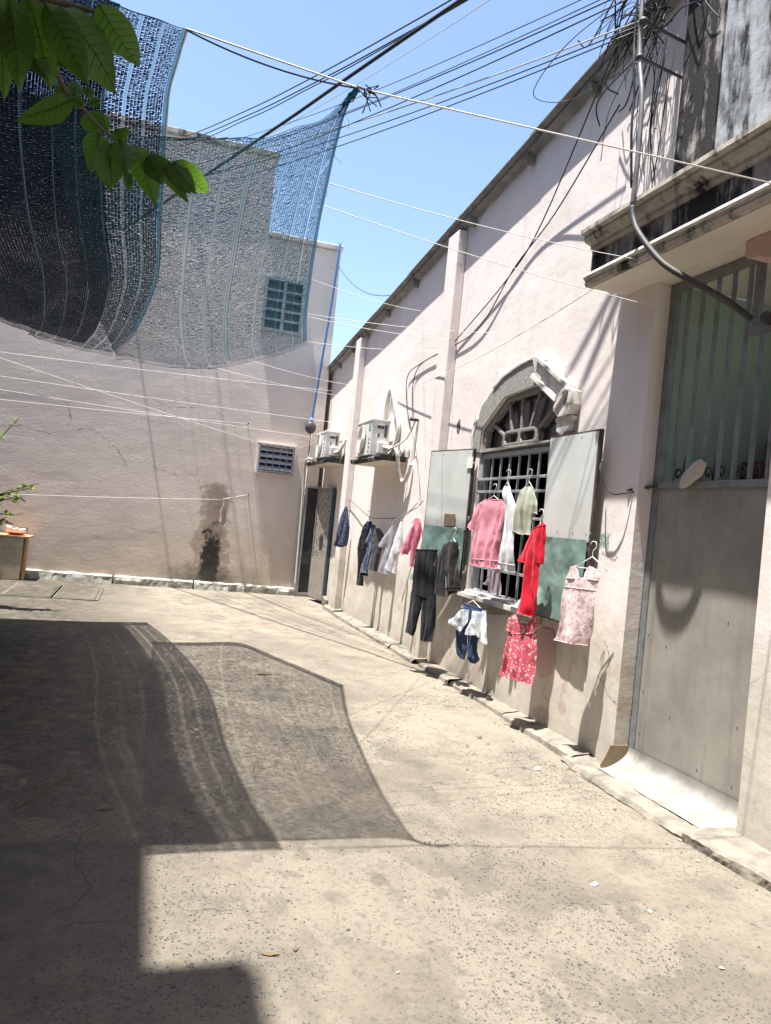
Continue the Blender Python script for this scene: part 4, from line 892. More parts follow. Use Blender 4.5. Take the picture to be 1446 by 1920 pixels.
# ================================================================== ROPES, CLOTHESLINES, CABLES
def line(name, pts, r, mat, label, cat, group=None): return tag(build(name, MB().tube(pts, r, 5), mat), label, cat, group)
line('rope', [Vector((-.03, 3.50, 3.655)), Vector((.77, 3.495, 3.60)), Vector((2.96, 3.27, 3.565))], .0042, M['string'], 'thick white rope from the dark net across the sky to the canopy', 'rope')
line('tie_strap', catenary((-.03, 3.5, 3.65), (.75, 3.5, 3.60), .035, 12), .004, M['navycable'], 'slack dark strap hanging just under the thick white rope', 'strap')
line('rope', catenary((-.1, 3.66, 3.22), (.2, 3.62, 3.285), .005, 6), .003, M['navycable'], 'dark cord along the near edge of the blue net', 'cord')
ties = [((.765, 4.02, 3.36), (3.05, 4.49, 3.54), 'topmost thin white line tying the blue net to the canopy underside'), ((.79, 4.25, 3.33), (3.30, 4.53, 3.26), 'thin white line from the blue net edge ending beside the gate grille'),
        ((.94, 5.2, 3.2), (3.30, 9.83, 4.49), 'thin white line from the net crossing the sky to the far pilaster'), ((1.05, 5.88, 3.14), (3.30, 7.31, 3.67), 'thin white line from the net to the wall above the arched window'),
        ((1.08, 6.0, 3.15), (3.30, 8.55, 3.85), 'thin white line from the net reaching the middle pilaster'), ((1.29, 7.09, 3.2), (3.29, 8.90, 3.78), 'bright white line from the net corner to the bunched wall wires'),
        ((.55, 9.15, 3.2), (3.30, 13.93, 3.85), 'white line from the lowest sag of the net to the far pink wall end'), ((.9, 8.3, 3.18), (3.30, 13.2, 3.95), 'faint white line just above it from the net to the far pink wall')]
for a, b, lab in ties: line('tie_line', catenary(a, b, .03, 12), .0026, M['string'], lab, 'string', 'white lines tied to the net')
cl = [((-4.2, 12.5, 3.49), (3.30, 14.79, 4.06), 'highest clothesline across the back wall'), ((-4.2, 12.3, 3.18), (3.30, 14.51, 3.42), 'second highest clothesline across the back wall'), ((-4.2, 12.2, 3.02), (3.02, 14.60, 3.09), 'third clothesline running to the farther air conditioner'),
      ((-4.2, 12.6, 2.81), (1.75, 14.92, 3.22), 'clothesline ending at the upper wall hook left of the vent'), ((-4.2, 12.0, 3.81), (1.99, 14.92, 2.88), 'steep clothesline falling to the hook on the vent corner'), ((-4.2, 13.0, 1.33), (1.40, 14.85, 1.72), 'lowest clothesline with a rag hanging at its right end')]
for a, b, lab in cl: line('clothesline', catenary(a, b, .03, 16), .0034, M['string'], lab, 'clothesline', 'clotheslines over the yard')
line('clothesline', catenary((1.40, 14.85, 1.72), (1.89, 14.92, 1.86), -.005, 6), .009, M['palecable'], 'short stiff grey rod holding the lowest clothesline to the back wall', 'rod')
line('tie_line', catenary((2.72, 14.9, 2.86), (3.0, 14.45, 3.0), .01, 6), .003, M['string'], 'short string from the vent grille to the farther air conditioner', 'string')
line('tie_line', [(3.27, 14.93, 3.3), (3.28, 13.2, 3.2), (3.28, 12.1, 3.35)], .004, M['string'], 'white cord along the pink wall between the two air conditioners', 'string')
line('tie_line', catenary((3.05, 4.95, 3.52), (3.30, 10.75, 3.52), .12, 20), .0045, M['string'], 'white cord along the pink wall from the canopy to the nearer air conditioner', 'string')
line('wall_wire', spline([(3.10, 5.18, 5.42), (3.28, 6.49, 4.54), (3.30, 7.2, 4.19), (3.30, 8.36, 3.84), (3.30, 8.62, 3.77), (3.30, 9.59, 3.74), (3.30, 10.15, 3.64), (3.31, 10.05, 3.2), (3.31, 9.85, 2.95)], 6), .0065, M['black'], 'black wire sagging along the pink wall to the nearer air conditioner, the upper one', 'wire', 'wires on the pink wall')
line('wall_wire', spline([(3.10, 5.05, 4.9), (3.28, 6.25, 4.54), (3.30, 7.04, 4.27), (3.30, 7.74, 3.84), (3.30, 8.6, 3.755), (3.30, 9.6, 3.73), (3.31, 9.9, 3.5), (3.31, 9.75, 3.0)], 6), .0065, M['black'], 'black wire sagging along the pink wall, the lower one meeting it at the pilaster', 'wire', 'wires on the pink wall')
line('wall_wire', spline([(3.25, 5.06, 2.22), (3.20, 5.0, 2.15), (3.22, 4.93, 2.02), (3.24, 4.86, 1.97), (3.28, 4.78, 1.98), (3.42, 4.70, 2.02)], 5), .006, M['black'], 'short black wire looping from the right shutter to the gate bolt', 'wire')
line('wall_wire', spline([(3.30, 12.9, 1.95), (3.28, 12.2, 1.85), (3.26, 11.2, 1.66), (3.25, 10.4, 1.65), (3.24, 9.6, 1.70), (3.26, 9.1, 1.88)], 5), .005, M['navycable'], 'dark wire strung along the pink wall carrying the farther clothes', 'wire')
line('wall_wire', [(3.10, 9.5, 1.62), (3.26, 9.05, 1.84), (3.27, 8.95, 1.92)], .009, M['bars'], 'bent grey rod holding hangers beside the left shutter', 'rod')
line('wall_wire', spline([(3.31, 9.55, 2.98), (3.22, 9.62, 2.98), (3.30, 9.5, 2.6), (3.28, 9.2, 2.2), (3.27, 9.05, 1.9)], 5), .003, M['navycable'], 'thin wire dropping down the pink wall from the dark peg', 'wire')
tag(build('peg', MB().tube([(3.33, 9.58, 2.98), (3.22, 9.60, 2.99)], [.02, .028], 8), M['steeldark']), 'dark peg driven into the pink wall right of the nearer ledge', 'peg')
line('sky_wire', catenary((3.2, 15.0, 6.6), (3.28, 10.8, 4.98), .25, 10), .006, M['navycable'], 'dark wire from the top of the back building to the pink roof edge', 'wire')
cables = [(6.19, (.07, 14.95, 8.40), .008, 'black', 'upper left dark cable of the close pair slanting to the mast'), (6.11, (.11, 14.95, 8.34), .008, 'black', 'second dark cable of the upper bunch slanting to the mast'), (6.12, (.14, 14.95, 8.27), .007, 'navycable', 'kinked dark cable just below the close pair'),
          (6.28, (-.86, 14.95, 6.45), .020, 'black', 'thickest black cable crossing the sky behind the blue net'), (6.09, (.42, 14.95, 7.91), .0045, 'palecable', 'thin pale wire just right of the thickest black cable'),
          (5.53, (.11, 14.95, 8.11), .004, 'navycable', 'highest cable of the lower bunch reaching the mast'), (5.47, (.4, 14.95, 8.08), .004, 'navycable', 'second cable of the lower bunch reaching the mast'), (5.43, (-.32, 14.95, 7.61), .0055, 'black', 'third cable of the lower bunch, a thick one'),
          (5.38, (-.12, 14.95, 7.45), .0055, 'black', 'fourth cable of the lower bunch, a thick one'), (5.18, (-.06, 14.95, 7.82), .006, 'palecable', 'white cable low in the lower bunch'), (5.15, (-.3, 14.95, 7.41), .005, 'black', 'cable directly below the white one'), (5.12, (-.47, 14.95, 7.10), .005, 'black', 'lowest cable of the lower bunch')]
for z, b, r, m, lab in cables:
    line('overhead_cable', catenary((2.9, 4.55, z), b, .16 if r < .015 else .05, 30, .02 if r == .007 else .008), r, M[m], lab, 'cable', 'overhead cables')
mast = thing('conduit_mast', (2.9, 4.5, 3.0), 'grey steel conduit rising past the canopy with a dark hose bending down to the gate', 'conduit')
build('riser_tube', MB().tube(spline([(2.9, 4.60, 7.2), (2.9, 4.56, 5.2), (2.9, 4.46, 4.61), (2.9, 4.44, 4.17), (2.9, 4.45, 3.86)], 6), .017, 10), M['riser'], mast)
build('hose', MB().tube(spline([(2.9, 4.45, 3.86), (2.9, 4.422, 3.769), (2.905, 4.339, 3.636), (2.96, 4.162, 3.418), (3.05, 4.029, 3.296), (3.17, 3.947, 3.214), (3.32, 3.903, 3.141), (3.42, 3.846, 3.053)], 7), .021, 10), M['steeldark'], mast)
build('hose_end', MB().tube([(3.40, 3.72, 3.045), (3.46, 3.73, 3.035)], .035, 8), M['steeldark'], mast)
for z in (4.9, 5.15): build('clamp', MB().tube([(2.9, 4.53, z), (2.9, 4.53, z+.03)], .028, 8), M['steeldark'], mast); build('bracket', MB().bar((2.9, 4.53, z+.015), (3.33, 4.60, z+.015), .015), M['steeldark'], mast)
line('down_cable', spline([(2.88, 4.62, 7.2), (2.885, 4.60, 5.3), (2.87, 4.55, 4.9), (2.88, 4.52, 4.62), (2.87, 4.50, 4.4), (2.9, 4.48, 4.0)], 5), .009, M['black'], 'black cable strapped down the side of the steel conduit', 'cable')
g = MB(); rr = random.Random(23)
for k in range(70):
    a = Vector((rr.uniform(2.95, 3.3), rr.uniform(4.50, 5.05), rr.uniform(5.15, 6.1))); b = a + Vector((rr.uniform(-.15, .15), rr.uniform(-.35, .35), rr.uniform(-.75, .15)))
    b.x = min(b.x, 3.25); c = a.lerp(b, .5)+Vector((rr.uniform(-.15, .05), rr.uniform(-.15, .15), rr.uniform(-.25, .05)))
    g.tube(spline([a, c, b], 6), rr.choice((.003, .004, .006)), 4)
for k in range(10):
    y = rr.uniform(4.62, 5.0); z = rr.uniform(5.0, 5.4); g.tube(spline([(3.25, y, z), (3.2, y+rr.uniform(-.06, .06), z-.5), (3.22, y+rr.uniform(-.1, .1), z-rr.uniform(.7, 1.2))], 6), .003, 4)
for k in range(6):
    c = Vector((2.95, 4.9, 5.25+k*.06)); r_ = rr.uniform(.12, .3); g.tube([c+Vector((0, r_*math.cos(a*.45), r_*.7*math.sin(a*.45)-.1)) for a in range(12)], .003, 4)
tag(build('wire_tangle', g, M['black']), 'tangled mass of black wires in front of the blackened parapet', 'wires', kind='stuff')
line('loose_wire', spline([(2.9, 4.6, 5.45), (2.6, 5.0, 5.2), (2.5, 5.3, 4.95), (2.7, 5.1, 4.85), (2.95, 4.85, 5.0)], 7), .0035, M['black'], 'loose loop of wire hanging left of the conduit against the sky', 'wire')

# ================================================================== LAUNDRY
GAR = {
'pink_shirt':((3.1,6.622),12,[[(-0.091,1.909,0.164,1.912,0.02),(-0.161,1.88,0.215,1.879,0.04),(-0.212,1.844,0.248,1.83,0.05),(-0.203,1.732,0.243,1.737,0.05),(-0.196,1.597,0.221,1.621,0.055),(-0.207,1.43,0.206,1.463,0.055),(-0.225,1.272,0.201,1.276,0.05)],[(-0.216,1.856,-0.096,1.826,0.035),(-0.273,1.751,-0.172,1.718,0.04),(-0.328,1.633,-0.205,1.6,0.035)],[(0.173,1.856,0.25,1.837,0.03),(0.173,1.748,0.25,1.766,0.04),(0.157,1.661,0.23,1.636,0.03)]]),
'white_shirt':((3.12,6.229),25,[[(-0.107,2.031,-0.036,2.03,0.02),(-0.12,1.95,-0.005,1.954,0.04),(-0.072,1.853,0.053,1.839,0.05),(-0.056,1.65,0.066,1.659,0.05),(-0.075,1.48,0.077,1.494,0.05),(-0.087,1.292,0.1,1.275,0.045)]]),
'navy_cardigan':((3.16,6.339),25,[[(-0.023,1.88,0.064,1.863,0.025),(-0.053,1.764,0.009,1.768,0.035),(-0.081,1.619,-0.015,1.603,0.035),(-0.063,1.514,-0.022,1.51,0.02)]]),
'sheer_blouse':((3.18,6.049),15,[[(-0.037,2.038,0.027,2.039,0.02),(-0.1,1.986,0.083,1.982,0.035),(-0.094,1.875,0.104,1.868,0.05),(-0.055,1.739,0.082,1.746,0.05),(-0.027,1.617,0.085,1.618,0.05)],[(-0.11,1.985,-0.046,1.959,0.03),(-0.145,1.839,-0.044,1.801,0.035),(-0.174,1.649,-0.026,1.607,0.03)],[(0.035,1.981,0.084,1.976,0.025),(0.071,1.894,0.12,1.889,0.03),(0.088,1.807,0.137,1.799,0.02)]]),
'red_dress':((3.08,5.66),12,[[(0.006,1.682,0.072,1.721,0.02),(-0.049,1.656,0.107,1.703,0.045),(-0.052,1.579,0.105,1.621,0.05),(-0.087,1.447,0.102,1.476,0.05),(-0.102,1.283,0.085,1.335,0.055),(-0.098,1.153,0.098,1.178,0.06),(-0.137,0.979,0.074,0.95,0.05)],[(-0.058,1.649,-0.011,1.627,0.03),(-0.111,1.542,-0.034,1.522,0.04),(-0.192,1.391,-0.077,1.379,0.035)],[(0.071,1.689,0.109,1.691,0.03),(0.048,1.554,0.115,1.571,0.04),(-0.023,1.378,0.12,1.408,0.04),(-0.02,1.359,0.113,1.401,0.03)]]),
'mauve_cloth':((3.42,7.062),0,[[(-0.173,1.218,0.097,1.234,0.02),(-0.122,1.119,0.163,1.133,0.03),(-0.072,0.981,0.221,0.986,0.03)],[(-0.18,1.21,-0.042,1.214,0.02),(-0.135,1.134,-0.023,1.129,0.02),(-0.237,1.067,-0.144,1.053,0.015)]]),
'red_floral_dress':((3.08,5.744),20,[[(-0.134,0.921,-0.047,0.95,0.02),(-0.136,0.895,-0.04,0.899,0.035),(-0.136,0.819,0.16,0.855,0.05),(-0.139,0.766,0.16,0.819,0.05),(-0.148,0.637,0.191,0.687,0.06),(-0.163,0.521,0.193,0.558,0.06),(-0.185,0.414,0.198,0.404,0.055)],[(0.057,0.907,0.171,0.955,0.02),(0.054,0.859,0.166,0.885,0.04),(0.051,0.8,0.159,0.826,0.04)],[(-0.163,0.905,-0.113,0.913,0.02),(-0.171,0.798,-0.121,0.784,0.02)]]),
'pink_floral_dress':((3.12,4.971),22,[[(-0.139,1.334,0.147,1.341,0.04),(-0.146,1.252,0.133,1.262,0.05),(-0.158,1.143,0.138,1.186,0.06),(-0.163,1.015,0.134,1.056,0.065),(-0.186,0.89,0.128,0.945,0.065),(-0.203,0.837,0.099,0.856,0.055)],[(-0.119,1.406,-0.057,1.423,0.015),(-0.127,1.368,-0.029,1.353,0.03),(-0.138,1.32,-0.017,1.322,0.04)],[(0.053,1.431,0.12,1.413,0.02),(0.017,1.372,0.149,1.361,0.035),(0.006,1.331,0.146,1.335,0.04)]]),
'black_trousers':((2.97,7.826),22,[[(-0.189,1.338,0.147,1.36,0.03),(-0.195,1.294,0.157,1.327,0.045),(-0.199,1.147,0.182,1.138,0.05),(-0.194,1.027,0.195,1.023,0.05),(-0.207,0.853,0.217,0.827,0.05)],[(-0.209,0.861,0.01,0.857,0.05),(-0.208,0.638,-0.006,0.711,0.05),(-0.221,0.42,-0.081,0.397,0.045)],[(-0.021,0.853,0.216,0.844,0.05),(-0.0,0.627,0.229,0.622,0.05),(0.028,0.37,0.229,0.386,0.045)],[(-0.204,1.267,-0.108,1.268,0.012),(-0.198,1.096,-0.094,1.086,0.02)],[(0.04,1.291,0.125,1.299,0.012),(0.068,1.1,0.187,1.081,0.02)]]),
'black_jacket':((2.98,7.215),22,[[(-0.039,1.462,0.104,1.478,0.03),(-0.131,1.391,0.124,1.414,0.05),(-0.105,1.21,0.128,1.266,0.05),(-0.011,1.11,0.185,1.133,0.05),(0.003,0.97,0.215,0.998,0.045)],[(-0.129,1.375,-0.033,1.344,0.04),(-0.147,1.173,-0.029,1.155,0.05),(-0.164,0.927,-0.011,0.909,0.045)],[(-0.035,1.439,0.089,1.434,0.04),(0.0,1.19,0.125,1.172,0.05),(0.025,0.933,0.141,0.98,0.04)],[(-0.158,1.332,-0.102,1.346,0.02),(-0.216,1.21,-0.128,1.207,0.03)]]),
'denim_shorts':((3.1,6.826),15,[[(-0.132,0.894,0.162,0.877,0.03),(-0.149,0.842,0.178,0.846,0.05),(-0.148,0.682,0.241,0.731,0.05)],[(-0.18,0.684,-0.013,0.712,0.05),(-0.191,0.521,-0.001,0.525,0.05),(-0.162,0.419,0.011,0.483,0.045),(-0.09,0.357,-0.029,0.354,0.03)],[(-0.011,0.704,0.22,0.72,0.05),(0.011,0.52,0.133,0.535,0.05),(0.021,0.383,0.183,0.401,0.045),(0.074,0.346,0.144,0.353,0.02)]]),
'white_tee_hem':((3.06,6.764),15,[[(-0.134,0.835,-0.015,0.846,0.02),(-0.207,0.756,-0.014,0.764,0.02),(-0.303,0.683,-0.013,0.719,0.012),(-0.215,0.648,-0.071,0.672,0.012),(-0.136,0.619,-0.112,0.621,0.008)],[(0.033,0.845,0.171,0.851,0.02),(0.006,0.714,0.152,0.746,0.03),(-0.025,0.605,0.136,0.626,0.02)],[(0.137,0.846,0.235,0.876,0.02),(0.148,0.701,0.264,0.721,0.03),(0.136,0.626,0.292,0.567,0.02)]]),
'pink_blouse':((3.05,8.591),50,[[(0.006,1.672,0.072,1.685,0.02),(-0.004,1.594,0.103,1.604,0.04),(-0.011,1.481,0.103,1.457,0.05),(-0.008,1.306,0.066,1.314,0.05),(-0.002,1.117,0.051,1.106,0.04)],[(-0.015,1.586,0.031,1.576,0.04),(-0.074,1.439,0.004,1.412,0.05),(-0.115,1.323,-0.011,1.305,0.05),(-0.129,1.24,-0.031,1.247,0.035)],[(0.081,1.595,0.112,1.584,0.03),(0.125,1.459,0.158,1.428,0.03),(0.108,1.346,0.16,1.338,0.03)]]),
'white_shorts':((3.12,9.373),55,[[(0.029,1.63,0.053,1.632,0.02),(-0.012,1.459,0.082,1.468,0.05),(-0.039,1.334,0.096,1.326,0.05),(-0.067,1.217,0.059,1.193,0.05),(-0.11,1.015,-0.01,0.973,0.05)],[(-0.02,1.298,0.06,1.299,0.05),(-0.012,1.147,0.051,1.154,0.05),(-0.025,0.971,0.043,0.964,0.045)]]),
'grey_shorts':((3.16,9.894),55,[[(0.041,1.564,0.057,1.566,0.02),(-0.022,1.438,0.067,1.431,0.04),(-0.092,1.271,0.079,1.273,0.05),(-0.033,1.229,0.067,1.232,0.05),(-0.042,1.068,0.041,1.077,0.05),(-0.057,0.93,0.051,0.907,0.045)]]),
'grey_shirt':((3.18,10.392),55,[[(-0.046,1.511,0.012,1.504,0.02),(-0.058,1.414,0.064,1.426,0.05),(-0.057,1.28,0.078,1.294,0.06),(-0.052,1.113,0.048,1.082,0.06),(-0.089,0.916,0.023,0.904,0.05)]]),
'slate_shirt':((3.14,10.667),55,[[(0.005,1.558,0.052,1.545,0.02),(-0.014,1.402,0.079,1.411,0.05),(-0.043,1.288,0.083,1.25,0.05),(-0.018,1.179,0.054,1.187,0.05),(-0.054,1.004,0.027,1.013,0.05),(-0.073,0.844,0.017,0.85,0.04)]]),
'navy_shirt':((3.1,10.742),55,[[(-0.007,1.585,0.056,1.591,0.02),(-0.023,1.48,0.057,1.488,0.05),(-0.049,1.288,0.034,1.28,0.05),(-0.045,1.168,0.027,1.176,0.05),(-0.004,0.958,0.059,0.956,0.05),(0.016,0.805,0.076,0.799,0.04)]]),
'black_dress':((3.06,10.757),55,[[(0.002,1.539,0.032,1.55,0.02),(-0.025,1.407,0.038,1.413,0.045),(-0.045,1.207,0.049,1.217,0.05),(-0.035,1.07,0.039,1.061,0.05),(-0.018,0.866,0.052,0.848,0.05),(-0.021,0.659,0.069,0.649,0.04)]]),
'dotted_skirt':((3.18,12.411),60,[[(-0.004,1.786,0.029,1.79,0.02),(-0.047,1.614,0.061,1.611,0.05),(-0.073,1.416,0.086,1.432,0.07),(-0.076,1.247,0.085,1.251,0.075),(-0.099,1.141,0.075,1.159,0.07),(-0.035,1.111,0.031,1.122,0.03)]]),
}

FAB = dict(
    pink_shirt=mat_fabric('pink_jersey', (.86, .36, .45, 1), (.80, .31, .40, 1)), white_shirt=mat_fabric('white_cotton', (.80, .80, .83, 1), (.70, .71, .75, 1)), navy_cardigan=mat_fabric('navy_knit', (.02, .022, .045, 1)),
    sheer_blouse=mat_fabric('pale_olive_cloth', (.62, .64, .52, 1), (.48, .50, .40, 1), thin=.15), red_dress=mat_fabric('red_cotton', (.72, .020, .045, 1), (.62, .016, .04, 1)), mauve_cloth=mat_fabric('mauve_cloth', (.42, .32, .40, 1)),
    red_floral_dress=mat_fabric('red_flower_print', (.66, .13, .18, 1), (.58, .10, .15, 1), 'flower', (.85, .66, .66, 1), 42), pink_floral_dress=mat_fabric('pale_pink_sprig_print', (.86, .70, .70, 1), (.82, .65, .66, 1), 'sprig', (.24, .12, .13, 1), 34, thin=.08),
    black_trousers=mat_fabric('black_trouser_cloth', (.014, .015, .022, 1), (.020, .021, .030, 1)), black_jacket=mat_fabric('black_sheer_cloth', (.022, .020, .022, 1), (.045, .04, .04, 1)), denim_shorts=mat_fabric('navy_denim', (.055, .085, .17, 1), (.035, .055, .12, 1)),
    white_tee_hem=mat_fabric('bleached_print', (.80, .81, .84, 1), (.72, .74, .78, 1), 'blotch', (.45, .50, .58, 1), 16), pink_blouse=mat_fabric('rose_cotton', (.84, .30, .40, 1), (.76, .22, .32, 1)), white_shorts=mat_fabric('white_linen', (.78, .78, .80, 1), (.66, .67, .70, 1)),
    grey_shorts=mat_fabric('pale_grey_cotton', (.42, .43, .47, 1), (.30, .31, .35, 1)), grey_shirt=mat_fabric('grey_cotton', (.11, .105, .12, 1), (.085, .08, .095, 1)), slate_shirt=mat_fabric('slate_print', (.09, .11, .17, 1), (.06, .08, .13, 1), 'blotch', (.20, .24, .32, 1), 12),
    navy_shirt=mat_fabric('navy_cotton', (.022, .030, .075, 1)), black_dress=mat_fabric('black_print', (.024, .022, .024, 1), None, 'blotch', (.07, .06, .058, 1), 22), dotted_skirt=mat_fabric('navy_dot_print', (.045, .06, .12, 1), None, 'dots', (.30, .34, .42, 1), 60))
LAB = dict(
    pink_shirt=('shirt', 'pink short-sleeved shirt on a white hanger in front of the window bars'), white_shirt=('shirt', 'long white shirt hanging between the pink shirt and the pale blouse'), navy_cardigan=('cardigan', 'dark navy cardigan front hanging over the white shirt'),
    sheer_blouse=('blouse', 'pale see-through blouse hung high on the right of the window bars'), red_dress=('dress', 'plain bright red dress hanging at the right window jamb'), mauve_cloth=('cloth', 'mauve cloth tied inside the lower window bars'),
    red_floral_dress=('dress', 'red sleeveless dress with white flowers hanging below the plain red dress'), pink_floral_dress=('dress', 'pale pink sprigged dress hanging on the green panel of the right shutter'), black_trousers=('trousers', 'long black trousers hanging below the left shutter'),
    black_jacket=('jacket', 'sheer black jacket hanging on the left shutter beside the trousers'), denim_shorts=('shorts', 'navy denim shorts hanging under the window sill'), white_tee_hem=('cloth', 'white printed cloth draped over the denim shorts under the window sill'), pink_blouse=('blouse', 'rose pink blouse with long sleeves left of the left shutter'),
    white_shorts=('shirt', 'white garment with frayed hem beside the rose blouse'), grey_shorts=('shirt', 'pale grey garment just left of the white frayed one'), grey_shirt=('shirt', 'dark grey plain shirt in the middle of the far row'), slate_shirt=('shirt', 'slate blue shirt with pale printed hem in the far row'),
    navy_shirt=('shirt', 'navy shirt second from the left in the far row'), black_dress=('dress', 'long dark printed dress at the left end of the far row'), dotted_skirt=('skirt', 'navy dotted bundle hanging alone beside the corner door'))
GNAME = dict(pink_shirt='shirt', white_shirt='long_shirt', navy_cardigan='cardigan', sheer_blouse='blouse', red_dress='dress', mauve_cloth='cloth', red_floral_dress='floral_dress', pink_floral_dress='floral_dress', black_trousers='trousers', black_jacket='jacket', denim_shorts='shorts',
    white_tee_hem='draped_cloth', pink_blouse='blouse', white_shorts='white_garment', grey_shorts='grey_garment', grey_shirt='shirt', slate_shirt='shirt', navy_shirt='shirt', black_dress='dress', dotted_skirt='skirt')
def garment(key):
    (x0, y0), beta, tubes = GAR[key]; b = R(beta); u = Vector((math.sin(b), -math.cos(b), 0)); n = Vector((-math.cos(b), -math.sin(b), 0)); A = Vector((x0, y0, 0))
    fns = []; g = MB(); seed = sum(map(ord, key)) % 97; WS = 1.3 if key in ('slate_shirt', 'grey_shirt', 'grey_shorts', 'navy_shirt', 'dotted_skirt', 'black_dress') else 1.0
    zs = [r[1] for t in tubes for r in t]; ztop, zbot = max(zs), min(zs)
    for ti, rows in enumerate(tubes):
        L = spline([(r[0]*WS-.0, r[1], r[4]) for r in rows], 9); Q = spline([(r[2]*WS, r[3], 0) for r in rows], 9)
        N = 56; m = len(L)
        def fn(a, bb, L=L, Q=Q, m=m, ti=ti):
            i = round(bb*(m-1)); th = 2*math.pi*a; l, q = L[i], Q[i]; c = math.cos(th); s = math.sin(th)
            uu = (l.x+q.x)/2 + (q.x-l.x)/2*c; zz = (l.y+q.y)/2 + (q.y-l.y)/2*c
            t = (ztop-zz)/(ztop-zbot+1e-6); wdt = abs(q.x-l.x)
            amp = (.007+.026*t)*min(1, wdt/.18)*(.32 if key == 'black_trousers' else 1)
            k = uu*48 + 4.5*noise.noise(Vector((uu*5.5, zz*1.8, seed+1))); fold = amp*.75*(abs(math.sin(k*.5 + seed + .8*math.sin(zz*4+seed)))*1.6-.8 + .45*math.sin(k*1.7 + zz*3 + seed*2)) + amp*.7*noise.noise(Vector((uu*7, zz*3, seed)))
            fold += .008*noise.noise(Vector((uu*30, zz*3.5, seed+4))) + .003*noise.noise(Vector((uu*18+zz*12, zz*14-uu*9, seed+9)))
            zz += .010*noise.noise(Vector((uu*22, seed, bb*3)))*(1 if i in (0, m-1) else .4)
            return A + u*(uu + .006*noise.noise(Vector((zz*14, seed, c)))) + Vector((0, 0, zz)) + n*(l.z*.42*s*abs(s)**.5 + fold)
        g.grid(fn, N, m-1); fns.append((fn, m))
    o = build(GNAME[key], g, FAB[key], recalc=False)
    cat, lab = LAB[key]; tag(o, lab, cat, 'washing hung along the pink wall')
    for ti, (fn, m) in enumerate(fns):
        if key in ('mauve_cloth', 'white_tee_hem'): break
        build('hem', MB().tube([fn(k/40, 1.0) for k in range(41)], .0038, 5, False), FAB[key], o)
    seams = dict(pink_floral_dress=(0, (.20,)), red_floral_dress=(0, (.50,)), black_trousers=(0, (.02, .13)), denim_shorts=(0, (.03, .2)), pink_shirt=(0, (.0, .92)), red_dress=(0, (.0, .14)), white_shirt=(0, (.93,)), black_jacket=(0, (.92,))).get(key)
    if seams:
        fn, m = fns[seams[0]]
        for bb in seams[1]: build('seam', MB().tube([fn(k/40, bb) for k in range(41)], .0045, 5, False), FAB[key], o)
    return o, A, u, n
for key in GAR:
    o, A, u, n = garment(key)
    if key in ('pink_shirt', 'white_shirt', 'sheer_blouse', 'red_dress', 'pink_floral_dress', 'red_floral_dress', 'black_jacket', 'navy_shirt', 'pink_blouse', 'denim_shorts'):
        rows = GAR[key][2][0]; zt = max(r[1] for r in rows[:2])+.01
        cu = (rows[0][0]+rows[0][2])/2; hw = min(.19, max(abs(rows[2][0]-rows[2][2])/2-.01, .06))
        if key == 'pink_floral_dress': cu, zt = .07, 1.47
        if key == 'red_floral_dress': cu, zt = .0, .95
        F = lambda a, z: A + u*(cu+a) + Vector((0, 0, z))
        g = MB(); g.tube([F(-hw, zt-.06), F(0, zt+.03), F(hw, zt-.06)], .004, 6); g.tube([F(-hw, zt-.06), F(hw, zt-.06)], .0035, 6)
        g.tube(spline([F(0, zt+.03), F(.002, zt+.07), F(.025, zt+.10), F(.02, zt+.135), F(-.012, zt+.14), F(-.022, zt+.12)], 5), .003, 6)
        lab = LAB[key][1]; short = dict(pink_shirt='the pink shirt', white_shirt='the long white shirt', sheer_blouse='the pale see-through blouse', red_dress='the plain red dress', pink_floral_dress='the pale pink sprigged dress', red_floral_dress='the red flowered dress', black_jacket='the sheer black jacket', navy_shirt='the navy shirt in the far row', pink_blouse='the rose pink blouse', denim_shorts='the denim shorts')[key]
        tag(build('clothes_hanger', g, M['hanger']), 'thin clothes hanger carrying '+short, 'hanger', 'clothes hangers')
# print on the pink shirt
(x0, y0), beta, _ = GAR['pink_shirt']; b = R(beta); u = Vector((math.sin(b), -math.cos(b), 0)); n = Vector((-math.cos(b), -math.sin(b), 0))
# rag at the end of the lowest clothesline
g = MB(); g.grid(lambda a, b: (1.38+.12*a+.01*math.sin(b*9), 14.84+.02*math.sin(a*8+b*3)-.012*math.cos(b*5), 1.73-.42*b-.10*a*b), 10, 14); tag(build('rag', g, mat_fabric('dull_rag', (.46, .38, .35, 1))), 'small pale rag hanging from the lowest clothesline before the black stain', 'rag')
# cloth bundle caught on the gate rail
g = MB(); P0, P1 = Vector((3.415, 4.145, 2.205)), Vector((3.39, 4.325, 2.03)); ax = (P1-P0); axn = ax.normalized(); sx = Vector((-1, 0, 0)); sy = axn.cross(sx).normalized()
def bundle(a, b):
    q = 2*math.pi*a; rr_ = .008 + .044*math.sin(math.pi*min(1, b*.9+.08))**.8
    cr_ = 1+.35*noise.noise(Vector((math.cos(q)*1.8, math.sin(q)*1.8, b*2.5)))+.25*math.sin(q*3+b*4)
    return P0 + ax*b + (sx*math.cos(q)*.55 + sy*math.sin(q))*rr_*cr_ + axn*(.02*noise.noise(Vector((math.cos(q)*2, math.sin(q)*2, 9))))*(1 if b > .8 else 0)
g.grid(bundle, 30, 18)
tag(build('crumpled_cloth', g, M['foam']), 'crumpled beige cloth caught on the gate rail', 'cloth')

